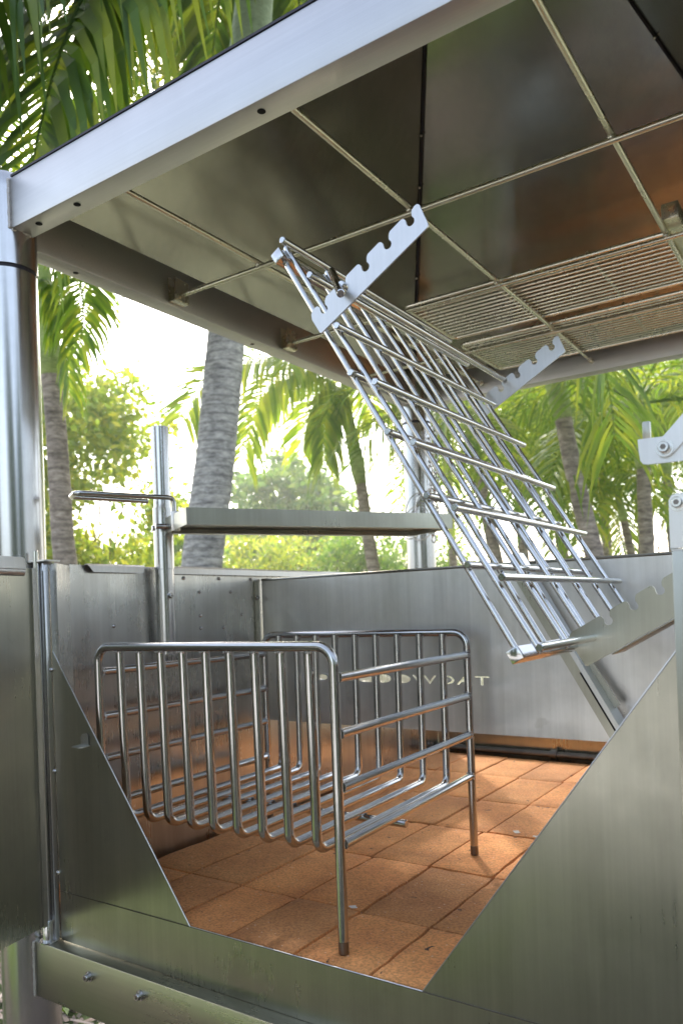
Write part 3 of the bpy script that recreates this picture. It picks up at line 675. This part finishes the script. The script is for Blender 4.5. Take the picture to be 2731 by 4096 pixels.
# ------------------------------------------------------------------ right hand pivot parts
rp = thing('pivot_bracket', 'steel angle bracket with bolted flat arm at the right edge of the opening', 'bracket', (-.15, .93, .15))
bm = bmesh.new(); out = [(-.2085, .1825), (-.0, .178), (-.0, .149), (-.198, .1523), (-.2035, .1535), (-.2065, .158), (-.2078, .17)]
prism(bm, [(x, .930, z) for x, z in out], (0, 1, 0), .003); box(bm, (-.2085, .933, .179), (0, .965, .1822), .0008); pb = link('angle_plate', bm, M['plate'], rp, smooth=False)
bm = bmesh.new(); box(bm, (-.2052, .940, .1822), (-.1970, .948, .2042), .001); link('stop_tab', bm, M['door'], rp)
bm = bmesh.new(); a, b = V((-.1787, .9262, .1678)), V((-.085, .9262, .262)); d = (b-a).normalized(); n_ = V((-d.z, 0, d.x))
arc = [a+(-d*math.cos(x)+n_*math.sin(x))*.0105 for x in [R_(-90+20*i) for i in range(10)]]
prism(bm, arc+[b+n_*.0115, b-n_*.0115], (0, 1, 0), .0032); fa = link('flat_arm', bm, M['plate'], rp, smooth=False)
bolt('bolt', fa, (-.1787, .9262, .1678), (0, -1, 0), .0062)
up = thing('latch_post', 'upright steel channel with a folded bolted top cap at the right edge', 'post', (-.15, .93, -.63))
bm = bmesh.new(); box(bm, (-.1755, .9250, -.6315), (-.120, .960, .0515), .001); link('channel', bm, M['door'], up)
bm = bmesh.new(); cap = [(-.1765, .0542), (-.120, .0542), (-.120, .1160), (-.168, .1155), (-.1735, .1135), (-.1765, .108)]
prism(bm, [(x, .9235, z) for x, z in cap], (0, 1, 0), .003); box(bm, (-.1765, .9265, .0512), (-.120, .955, .0540), .0006); link('cap_plate', bm, M['plate'], up, smooth=False)
bolt('bolt', up, (-.1668, .9235, .1045), (0, -1, 0), .0060)

# chains hanging at the back post
for ci, (cx, cy, cz, nl) in enumerate(((-1.330, 2.60, .66, 20), (-1.300, 2.585, .655, 16))):
    bm = bmesh.new(); rc = random.Random(ci)
    for i in range(nl):
        c = V((cx+rc.uniform(-.006, .006), cy+rc.uniform(-.004, .004), cz-.0215*i)); ax = V((1, 0, 0)) if i % 2 else V((0, 1, 0))
        pts = [c+ax*(.0085*math.cos(a))+V((0, 0, .0155*math.sin(a))) for a in [2*math.pi*k/12 for k in range(13)]]
        tube(bm, pts, .0026, 6, caps=False)
    tag(link('chain', bm, M['tube'], None, base=(cx, cy, cz)), ['long link chain hanging in front of the back post, left of the two', 'shorter link chain hanging in front of the back post, right of the two'][ci], 'chain', 'chains at the back post')
# wire ring bundle
bm = bmesh.new(); rc = random.Random(5)
for i in range(5):
    c = V((-1.36+rc.uniform(-.03, .05), 2.57, .32+rc.uniform(-.02, .06))); R0 = rc.uniform(.05, .085); t_ = rc.uniform(-.4, .4)
    pts = [c+V((R0*math.cos(a), R0*.4*math.sin(a+t_), R0*math.sin(a)+.008*math.sin(3*a+i))) for a in [2*math.pi*k/24 for k in range(25)]]
    tube(bm, pts, .0022, 6, caps=False)
tube(bm, [(-1.33, 2.575, .40), (-1.335, 2.58, .55), (-1.34, 2.59, .67)], .002, 6)
tag(link('wire_coil', bm, M['tube'], None, base=(-1.36, 2.57, .3)), 'loose coil of thin steel wire hanging beside the back post', 'wire coil')

# ------------------------------------------------------------------ surroundings
def az(px, py, dist):
    """a surveyed direction (bearing and elevation read off the photograph) turned into a point at a given ground distance"""
    f, cy = 1773.74, 1388.2; yaw, pit, rol = -.593254, .0056333, .0358027
    fw = V((math.sin(yaw)*math.cos(pit), math.cos(yaw)*math.cos(pit), math.sin(pit)))
    ri = V((math.cos(yaw), -math.sin(yaw), 0)); dn_ = fw.cross(ri)
    r2_ = ri*math.cos(rol)+dn_*math.sin(rol); d2 = -ri*math.sin(rol)+dn_*math.cos(rol)
    d = r2_*((px-784)/f)+d2*((py-cy)/f)+fw
    return d*(dist/math.hypot(d.x, d.y))
def bez(P0, P1, P2, P3, n):
    out = []
    for i in range(n+1):
        t = i/n; s = 1-t; out.append(P0*s**3+P1*3*s*s*t+P2*3*s*t*t+P3*t**3)
    return out
def frond_mesh(bm, P0, P1, P2, P3, width=.5, pairs=34, rr=.012, droop=.5, rs=None, leafw=.028, vee=.35, roll=0.0):
    rs = rs or random.Random(1)
    pts = bez(V(P0), V(P1), V(P2), V(P3), 20)
    tube(bm, pts, rr, 5, rs=[rr*(1-.8*i/20) for i in range(21)])
    for s in range(pairs):
        t = .10+.89*s/(pairs-1)
        p = t*20; i = min(19, int(p)); c = pts[i].lerp(pts[i+1], p-i); d = (pts[i+1]-pts[i]).normalized()
        side = d.cross(V((0, 0, 1)))
        if side.length < .2: side = d.cross(V((0, 1, 0)))
        side.normalize(); upv = side.cross(d).normalized()
        if roll: side, upv = side*math.cos(roll)+upv*math.sin(roll), upv*math.cos(roll)-side*math.sin(roll)
        env = math.sin(math.pi*(.12+t*.73))**.6
        for sg in (-1, 1):
            L = width*env*rs.uniform(.8, 1.12)
            fwd = .55+.5*t+rs.uniform(-.15, .15)
            dr = (side*sg+d*fwd+upv*(vee+rs.uniform(-.25, .25))).normalized()
            g = droop*rs.uniform(.6, 1.3)
            w = leafw*rs.uniform(.8, 1.2)*(.6+.4*env)
            q = [c, c+dr*L*.35+V((0, 0, -g*L*.08)), c+dr*L*.72+V((0, 0, -g*L*.36)), c+dr*L*.92+V((0, 0, -g*L*.85))]
            wd = dr.cross(upv).normalized()
            ws = [w*.35, w, w*.75, 0]
            vs = [(bm.verts.new(q[k]-wd*ws[k]*.5), bm.verts.new(q[k]+wd*ws[k]*.5)) for k in range(3)]
            tp_ = bm.verts.new(q[3])
            bm.faces.new((vs[0][0], vs[0][1], vs[1][1], vs[1][0])); bm.faces.new((vs[1][0], vs[1][1], vs[2][1], vs[2][0])); bm.faces.new((vs[2][0], vs[2][1], tp_))
def raw_link(name, bm, mat, parent, smooth=True):
    for v in bm.verts: v.co = v.co-parent.location+V((0, 0, ZE))
    me = bpy.data.meshes.new(name); bm.to_mesh(me); bm.free()
    for q in me.polygons: q.use_smooth = smooth
    me.materials.append(mat); o = bpy.data.objects.new(name, me); COL.objects.link(o); o.parent = parent; return o
def trunk_mesh(bm, a, b, r0, r1, bend=.05, ring=.1, seed=1):
    a, b = V(a), V(b); L = (b-a).length; n = max(30, int(L/ring*4)); rs = random.Random(seed)
    side = V((1, .3, 0)).normalized()
    pts, rr = [], []
    for i in range(n+1):
        t = i/n; pts.append(a.lerp(b, t)+side*bend*math.sin(math.pi*t)+V((noise.noise(V((t*4, seed, 0))), noise.noise(V((t*4, seed, 5))), 0))*.03*r0/.1)
        ph = (t*L/ring) % 1.0
        rr.append((r0*(1-t)+r1*t)*(1+.032*(1-ph)-.012+.02*noise.noise(V((t*9, seed, 9)))+(.35*math.exp(-t*L*3) if a.z < -1.2 else 0)))
    tube(bm, pts, r0, 20, rs=rr, caps=False)
def palm(lab, base, top, r0, r1, shaft, shaft_r, fronds, flen, fw, seed, bark='bark_brown', mat='frond', pairs=34, leafw=.03, shaft_mat='shaft', ring=.10, explicit=None, tilt=(.1, 1.0), droop=.6, fr_r=.012):
    base, top = V(base), V(top); rs = random.Random(seed)
    t = thing('palm_tree', lab, 'palm tree', base, 'palm trees around the grill')
    bm = bmesh.new(); trunk_mesh(bm, base, top, r0, r1, rs.uniform(-.05, .05), ring, seed); raw_link('trunk', bm, M[bark], t)
    d = (top-base).normalized(); st = top+d*shaft
    bm = bmesh.new(); tube(bm, [top-d*.02, top+d*shaft*.12, top+d*shaft*.5, st], shaft_r, 16, rs=[r1*.98, shaft_r*1.15, shaft_r, shaft_r*.55]); raw_link('crownshaft', bm, M[shaft_mat], t)
    for i in range(fronds):
        a = 2*math.pi*(i*.382+rs.uniform(-.05, .05)); e = rs.uniform(*tilt); L = flen*rs.uniform(.85, 1.1)
        h = V((math.cos(a), math.sin(a), 0))
        P1 = st+h*L*.30*math.cos(e*.9)+V((0, 0, L*.32*math.sin(e)+.08))
        P2 = st+h*L*.68*math.cos(e*.5)+V((0, 0, L*.42*math.sin(e)-.02))
        P3 = st+h*L*.86*math.cos(e*.35)+V((0, 0, L*(.55*math.sin(e)-.45)))
        bm = bmesh.new(); frond_mesh(bm, st, P1, P2, P3, fw, pairs, fr_r, droop, rs, leafw); raw_link('frond', bm, M[mat], t, smooth=False)
    for q in (explicit or []):
        bm = bmesh.new(); w_, dr_ = (q[4] if len(q) > 4 else fw), (q[5] if len(q) > 5 else droop)
        pts = [V(x) for x in q[:4]]; frond_mesh(bm, *pts, w_, int(pairs*1.25), fr_r*1.2, dr_, rs, leafw, roll=(q[6] if len(q) > 6 else 0)); raw_link('frond', bm, M[mat], t, smooth=False)
    return t
def gnd(p): return V((p.x, p.y, -1.35))
def basept(top, low):
    """continue a trunk line down to the ground"""
    d = low-top; k = (-1.35-top.z)/d.z; return top+d*k
# A: left brown trunk
a0, a1 = az(116, 862, 6.5), az(155, 1300, 6.5)
palm('slim brown ringed palm trunk with green crownshaft just right of the near post', basept(a0, a1), a0, .105, .075, 1.25, .085, 9, 2.3, .50, 11, 'bark_brown', 'frond', tilt=(.55, 1.1), leafw=.035, shaft_mat='shaft', ring=.13, explicit=[
    (az(100, 600, 6.5), az(170, 560, 6.0), az(205, 640, 5.8), az(185, 790, 5.7), .34, .9),
    (az(98, 640, 6.4), az(130, 640, 6.2), az(150, 740, 6.1), az(158, 900, 6.1), .26, 1.0)])
# B: big grey trunk
b0, b1 = az(531, 600, 5.5), az(460, 1300, 5.5)
bt = az(560, 250, 5.5); btop = az(600, -330, 5.6)
pb_ = palm('thick pale grey closely ringed palm trunk rising behind the tray shelf', basept(b0, b1), bt, .152, .122, 1.7, .13, 7, 2.9, .75, 23, 'bark_grey', 'frond_near', pairs=70, leafw=.066, shaft_mat='shaft_pale', ring=.062, tilt=(.55, 1.1), fr_r=.022, droop=.9, explicit=[
    (btop, az(380, -420, 4.8), az(140, -60, 3.9), az(72, 400, 3.7), .85, 1.1),
    (btop, az(300, -520, 4.7), az(20, -260, 4.0), az(-90, 160, 3.8), .85, 1.0),
    (btop, az(420, -380, 5.0), az(250, -200, 4.4), az(215, 120, 4.3), .62, 1.3),
    (btop, az(520, -400, 4.9), az(400, -260, 4.3), az(320, -70, 4.2), .55, 1.2),
    (btop, az(640, -500, 5.0), az(520, -330, 4.3), az(470, -110, 4.1), .55, 1.2)])
# C: palm behind the tray
c0, c1 = az(828, 1110, 10), az(866, 1310, 10); cs = az(795, 915, 10)
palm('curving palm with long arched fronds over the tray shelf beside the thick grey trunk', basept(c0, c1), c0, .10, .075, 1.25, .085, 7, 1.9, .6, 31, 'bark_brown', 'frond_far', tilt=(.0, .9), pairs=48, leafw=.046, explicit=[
    (cs, az(700, 775, 9.6), az(480, 790, 9.2), az(420, 960, 9.0), .62, .75, .8),
    (cs, az(730, 830, 9.5), az(590, 800, 9.2), az(556, 1050, 9.0), .5, .9, .7),
    (cs, az(770, 850, 9.7), az(735, 930, 9.5), az(745, 1060, 9.4), .40, 1.1, .6),
    (cs, az(830, 840, 9.8), az(890, 850, 9.7), az(915, 985, 9.7), .5, 1.0),
    (cs, az(850, 800, 10.3), az(940, 800, 10.6), az(985, 930, 10.9), .55, .8)])
# right-hand group
def rpalm(lab, topx, topy, lowx, lowy, dist, r, shaft, seed, fl=2.2, nf=13, bark='bark_brown', mat='frond', ex=None, pr=30, tilt=(-.3, 1.1)):
    t0, t1 = az(topx, topy, dist), az(lowx, lowy, dist)
    palm(lab, basept(t0, t1), t0, r*1.1, r*.85, shaft, r*.95, nf, fl, fl*.26, seed, bark, mat, pairs=pr, leafw=.034, tilt=tilt, explicit=ex, droop=.7)
r1s = az(1255, 600, 6.5)
rpalm('tall brown palm trunk with pale green upper shaft under the back beam at right', 1293, 960, 1365, 1280, 6.5, .078, 1.3, 41, 2.4, 8, tilt=(.3, 1.1), ex=[
    (r1s, az(1150, 620, 6.3), az(1060, 800, 6.1), az(1010, 1010, 6.0), .6, .9), (r1s, az(1320, 620, 6.2), az(1400, 800, 6.0), az(1410, 1000, 6.0), .6, .9)])
rpalm('slender palm whose crown fans out behind the pivot bracket', 1478, 1075, 1497, 1278, 8, .075, .62, 43, 2.1, 15)
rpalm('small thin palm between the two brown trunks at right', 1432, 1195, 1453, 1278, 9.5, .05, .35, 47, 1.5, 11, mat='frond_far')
rpalm('palm trunk seen through the middle of the tilted rack', 1100, 1100, 1138, 1290, 9, .08, .75, 53, 2.2, 13, mat='frond')
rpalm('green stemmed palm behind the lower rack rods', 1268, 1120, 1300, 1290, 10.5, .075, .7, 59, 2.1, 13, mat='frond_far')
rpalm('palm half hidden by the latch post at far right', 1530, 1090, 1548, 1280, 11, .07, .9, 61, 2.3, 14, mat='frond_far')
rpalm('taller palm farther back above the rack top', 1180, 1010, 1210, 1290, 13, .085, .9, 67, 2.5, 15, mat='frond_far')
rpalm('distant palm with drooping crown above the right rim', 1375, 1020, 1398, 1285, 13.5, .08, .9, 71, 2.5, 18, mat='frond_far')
rpalm('distant palm right of the pivot bracket', 1600, 980, 1610, 1285, 12.5, .08, .9, 73, 2.5, 15, mat='frond')
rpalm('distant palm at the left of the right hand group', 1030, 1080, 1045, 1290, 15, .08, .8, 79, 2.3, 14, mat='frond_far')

def clump_tree(name, lab, cat, base, trunks, cen, rad, nclump, nleaf, leaf, mat, seed, rc=.35, gap=None, group=None, shell=.55, bark='bark_tree', flat=.7):
    rs = random.Random(seed); t = thing(name, lab, cat, base, group)
    cen = V(cen); bm = bmesh.new(); ctr = []
    while len(ctr) < nclump:
        d = V((rs.gauss(0, 1), rs.gauss(0, 1), rs.gauss(0, 1))).normalized()*(rs.random()**(1/3)*(1-shell)+shell if rs.random() < .75 else rs.random())
        k = 1+.45*noise.noise(d*2.3+V((seed, 0, 0)))
        p = cen+V((d.x*rad[0]*k, d.y*rad[1]*k, d.z*rad[2]*k))
        if gap and gap(p): continue
        ctr.append(p)
    for c in ctr:
        rr = rc*rs.uniform(.55, 1.3)
        for j in range(nleaf):
            p = c+V((rs.gauss(0, .5), rs.gauss(0, .5), rs.gauss(0, .5)*flat))*rr
            n_ = V((rs.gauss(0, 1), rs.gauss(0, 1), rs.gauss(.6, 1))).normalized(); a, b = frame_dirs(n_)
            s = leaf*rs.uniform(.6, 1.3); th_ = rs.uniform(0, 6.28); a, b = a*math.cos(th_)+b*math.sin(th_), b*math.cos(th_)-a*math.sin(th_)
            q = [p-a*s, p-a*s*.1+b*s*.5+n_*s*.1, p+a*s, p-a*s*.1-b*s*.5+n_*s*.1]
            bm.faces.new([bm.verts.new(x) for x in q])
    raw_link('crown', bm, M[mat], t, smooth=False)
    bm = bmesh.new(); base = V(base)
    for k in range(trunks):
        a = 2*math.pi*k/max(1, trunks)+rs.random(); tgt = cen+V((math.cos(a)*rad[0]*.55, math.sin(a)*rad[1]*.55, rad[2]*rs.uniform(-.3, .4)))
        w0 = .09 if trunks < 4 else .028
        mid = base.lerp(tgt, .45)+V((rs.uniform(-.3, .3), rs.uniform(-.3, .3), rs.uniform(-.1, .4)))
        pts = bez(base+V((rs.uniform(-.1, .1), rs.uniform(-.1, .1), 0)), base.lerp(mid, .6), mid, tgt, 10)
        tube(bm, pts, w0, 7, rs=[w0*(1-.75*i/10) for i in range(11)])
        for m_ in range(5):
            s0 = pts[4+m_]; e0 = rs.choice(ctr); tube(bm, bez(s0, s0.lerp(e0, .4)+V((0, 0, .1)), s0.lerp(e0, .7), e0, 6), w0*.3, 5, rs=[w0*.35*(1-.85*i/6) for i in range(7)])
    raw_link('trunk', bm, M[bark], t); return t
# bushy yellow-green tree at left
cb = az(215, 1150, 12)
holes = [(az(250, 1180, 12), .62), (az(330, 1085, 12), .35), (az(215, 1075, 12), .22), (az(245, 1120, 12), .25)]
clump_tree('broadleaf_tree', 'bright yellow green round leaved tree at the left behind the brown palm trunk', 'tree', gnd(cb), 5, az(190, 1130, 12), (1.35, 1.2, 1.75), 300, 42, .068, 'leaf_yellow', 5, rc=.42,
           gap=lambda p: any((V((p.x, p.y, p.z))-h[0]).length < h[1] or abs((p.normalized()-h[0].normalized()).length) < h[1]/14 for h in holes), shell=.3)
# round tree far behind
cr = az(668, 1215, 25)
clump_tree('broadleaf_tree', 'distant round domed green tree between the grey palm trunk and the arched palm', 'tree', gnd(cr), 5, az(668, 1200, 25), (2.25, 2.1, 1.95), 330, 34, .13, 'leaf_green', 9, rc=.42, shell=.6)
# thin trunked understorey trees along the rim line
for i, (px, py, dist, w_, h_, lab, mt) in enumerate([
    (560, 1300, 17, 1.3, .75, 'low bushy tree behind the left wall rim, nearest the grey trunk', 'leaf_yellow'),
    (700, 1305, 19, 1.5, .8, 'low many stemmed tree under the tray shelf', 'leaf_yellow'),
    (830, 1300, 16, 1.1, .7, 'low bush right of the arched palm trunk', 'leaf_green'),
    (960, 1300, 18, 1.3, .75, 'low bush beside the back post', 'leaf_green'),
    (400, 1260, 16, 1.1, 1.1, 'dark green bush between the pipe and the grey trunk', 'leaf_green')]):
    c = az(px, py, dist)
    clump_tree('bush', lab, 'bush', gnd(c), 6, c, (w_, w_*.8, h_), 100, 34, .06, mt, 100+i, rc=.30, group='bushes behind the grill', shell=.2)
# airy tree above the front beam
cl = az(430, 110, 9)
clump_tree('broadleaf_tree', 'tall airy tree with small leaves seen above the front beam', 'tree', gnd(az(478, 1400, 9.6)), 1, cl, (1.9, 1.1, 1.3), 330, 26, .055, 'leaf_lace', 15, rc=.30, shell=.1)
# tall foliage filling behind the right-hand palms
clump_tree('broadleaf_tree', 'dense light green tree mass behind the right hand palms', 'tree', gnd(az(1480, 1200, 17)), 5, az(1400, 985, 17), (3.4, 1.2, 1.15), 300, 30, .11, 'leaf_yellow', 19, rc=.45, shell=.1)

for i, (x_, y_, w_, h_) in enumerate(((3.4, -3.6, 1.8, 2.4), (5.6, -.6, 1.8, 2.3), (-3.4, -8.0, .7, 2.6), (-6.2, -8.5, .5, 2.6))):  # unseen dark trees, added only for dark reflections in the steel
    clump_tree('reflection_tree', ('unseen dark leafy tree off the grill front at the right, added to darken steel reflections', 'unseen dark leafy tree beyond the right side of the grill, added to darken steel reflections', 'unseen narrow dark tree far in front of the grill, right of the three there, added for dark reflected streaks', 'unseen thinnest dark tree far in front of the grill, added for dark reflected streaks', 'unseen broad dark tree far in front of the grill at the left, added for dark reflected streaks')[i], 'tree', (x_, y_, -1.35), 4, (x_, y_, .35), (w_, 1.2, h_), 120, 22, .2, 'leaf_reflection', 200+i, rc=.8, shell=.3)
# ground, lawn, mulch, small plant
bm = bmesh.new(); n = 40
for a, b, c, d in [(-400, -400, 400, 400)]:
    vs = [bm.verts.new((x, y, -1.35)) for x, y in ((a, b), (c, b), (c, d), (a, d))]; bm.faces.new(vs)
g = link('ground', bm, M['ground'], None, smooth=False); g['kind'] = 'structure'; g['label'] = 'brown mulch covered ground'
for nm, mt, lab, (x0_, y0_, x1_, y1_), zz in (('shade_tinted_lawn', 'lawn_dark', 'unseen lawn in front of the grill, tree shade put into its dark colour', (-30, -4.6, 14, -.35), -1.346), ('lawn', 'lawn', 'unseen patch of lawn to the front left of the grill, coloured bright for the left wing reflection', (-7, -1.75, -1.3, -.45), -1.342), ('reflector_lawn', 'lawn_far', 'unseen pale lawn behind the grill, added to brighten reflections under the beams', (-60, 3.0, 20, 60), -1.346)):  # unseen lawns; shade and brightness are put into their colours for reflections
    bm = bmesh.new(); bm.faces.new([bm.verts.new((x, y, zz)) for x, y in ((x0_, y0_), (x1_, y0_), (x1_, y1_), (x0_, y1_))])
    g = link(nm, bm, M[mt], None, smooth=False); g['kind'] = 'structure'; g['label'] = lab
bm = bmesh.new(); vs = [bm.verts.new(p) for p in ((-40, -35, -1.342), (12, -35, -1.342), (12, -3.0, -1.342), (-40, -3.0, -1.342))]; bm.faces.new(vs)
g = link('reflector_pavement', bm, M['paving'], None, smooth=False); g['kind'] = 'structure'; g['label'] = 'unseen pale concrete terrace added to brighten reflections in the divider'  # unseen pale ground added as a reflector for the divider
bm = bmesh.new(); rs = random.Random(2)
for i in range(2600):
    c = V((rs.uniform(-3.6, -1.5), rs.uniform(.9, 2.6), -1.345+rs.random()*.02)); d = V((rs.uniform(-1, 1), rs.uniform(-1, 1), rs.uniform(-.3, .3))).normalized(); s = V((-d.y, d.x, rs.uniform(-.3, .3)))
    L_, w_ = rs.uniform(.012, .045), rs.uniform(.004, .010)
    bm.faces.new([bm.verts.new(c+d*L_+s*w_), bm.verts.new(c-d*L_+s*w_), bm.verts.new(c-d*L_-s*w_), bm.verts.new(c+d*L_-s*w_)])
g = link('mulch', bm, M['chip'], None, smooth=False); g['kind'] = 'stuff'; g['label'] = 'loose bark mulch chips on the ground'; g['category'] = 'mulch'
c = V((-2.30, 1.64, -1.35)); pl = thing('small_plant', 'small bright green seedling in the mulch below the front rail', 'plant', c)
bm = bmesh.new()
for i in range(11):
    a = i*2.4; h = V((math.cos(a), math.sin(a), 0)); L_ = .05+.03*rs.random(); s = V((-h.y, h.x, 0))*.012
    q = [c, c+h*L_*.5+V((0, 0, .04)), c+h*L_+V((0, 0, .03))]
    bm.faces.new([bm.verts.new(q[0]), bm.verts.new(q[1]+s), bm.verts.new(q[2]), bm.verts.new(q[1]-s)])
raw_link('leaves', bm, M['grass'], pl, smooth=False)

mh = bpy.data.materials.new('humid_haze'); mh.use_nodes = True; t = mh.node_tree; t.nodes.clear()
vs_ = t.nodes.new('ShaderNodeVolumeScatter'); vs_.inputs['Density'].default_value = .0048; vs_.inputs['Anisotropy'].default_value = .55; vs_.inputs['Color'].default_value = (1, 1, .97, 1)
mo_ = t.nodes.new('ShaderNodeOutputMaterial'); t.links.new(vs_.outputs[0], mo_.inputs['Volume'])
bm = bmesh.new(); box(bm, (-34, 3.1, -1.2), (9, 34, 9), 0); hz = link('haze', bm, mh, None, smooth=False); hz['kind'] = 'structure'; hz['label'] = 'pale humid haze between the far trees'
# ------------------------------------------------------------------ light and camera
W = bpy.data.worlds.new('World'); S.world = W; W.use_nodes = True; t = W.node_tree; t.nodes.clear()
sky = t.nodes.new('ShaderNodeTexSky'); sky.sky_type = 'NISHITA'; sky.sun_disc = False
SUN_EL, SUN_AZ = R_(39.8), math.atan2(-.62, .78)      # azimuth measured from +Y towards +X
sky.sun_elevation = SUN_EL; sky.sun_rotation = SUN_AZ; sky.air_density = 1.0; sky.dust_density = 3.5; sky.ozone_density = 1.0
bg = t.nodes.new('ShaderNodeBackground'); bg.inputs[1].default_value = .56
wo = t.nodes.new('ShaderNodeOutputWorld'); hs = t.nodes.new('ShaderNodeHueSaturation'); hs.inputs['Saturation'].default_value = .68; t.links.new(sky.outputs[0], hs.inputs['Color']); t.links.new(hs.outputs[0], bg.inputs[0]); t.links.new(bg.outputs[0], wo.inputs[0])
sl = bpy.data.lights.new('sun', 'SUN'); sl.energy = 3.6; sl.angle = R_(1.6); sl.color = (1, .93, .82)
so = bpy.data.objects.new('sun', sl); COL.objects.link(so)
to_sun = V((math.sin(SUN_AZ)*math.cos(SUN_EL), math.cos(SUN_AZ)*math.cos(SUN_EL), math.sin(SUN_EL)))
so.rotation_euler = to_sun.to_track_quat('Z', 'Y').to_euler(); so.location = to_sun*30

cd = bpy.data.cameras.new('camera'); cam = bpy.data.objects.new('camera', cd); COL.objects.link(cam); S.camera = cam
yaw, pit, rol = -.593254, .0056333, .0358027
fw = V((math.sin(yaw)*math.cos(pit), math.cos(yaw)*math.cos(pit), math.sin(pit))); ri = V((math.cos(yaw), -math.sin(yaw), 0)); dn_ = fw.cross(ri)
r2_ = ri*math.cos(rol)+dn_*math.sin(rol); d2 = -ri*math.sin(rol)+dn_*math.cos(rol)
mw = Matrix((( r2_.x, -d2.x, -fw.x, 0), (r2_.y, -d2.y, -fw.y, 0), (r2_.z, -d2.z, -fw.z, ZE), (0, 0, 0, 1))); cam.matrix_world = mw
cd.sensor_fit = 'HORIZONTAL'; cd.sensor_width = 36; cd.lens = 1773.74/1568*36; cd.shift_x = 0; cd.shift_y = (1388.2-1176)/1568
cd.clip_start = .02; cd.clip_end = 1500
cd.dof.use_dof = True; cd.dof.focus_distance = 1.35; cd.dof.aperture_fstop = 9
S.view_settings.view_transform = 'Standard'; S.view_settings.look = 'None'; S.view_settings.exposure = 0; S.view_settings.gamma = 1
S.cycles.use_denoising = True
S.cycles.max_bounces = 10; S.cycles.glossy_bounces = 6; S.cycles.transmission_bounces = 4
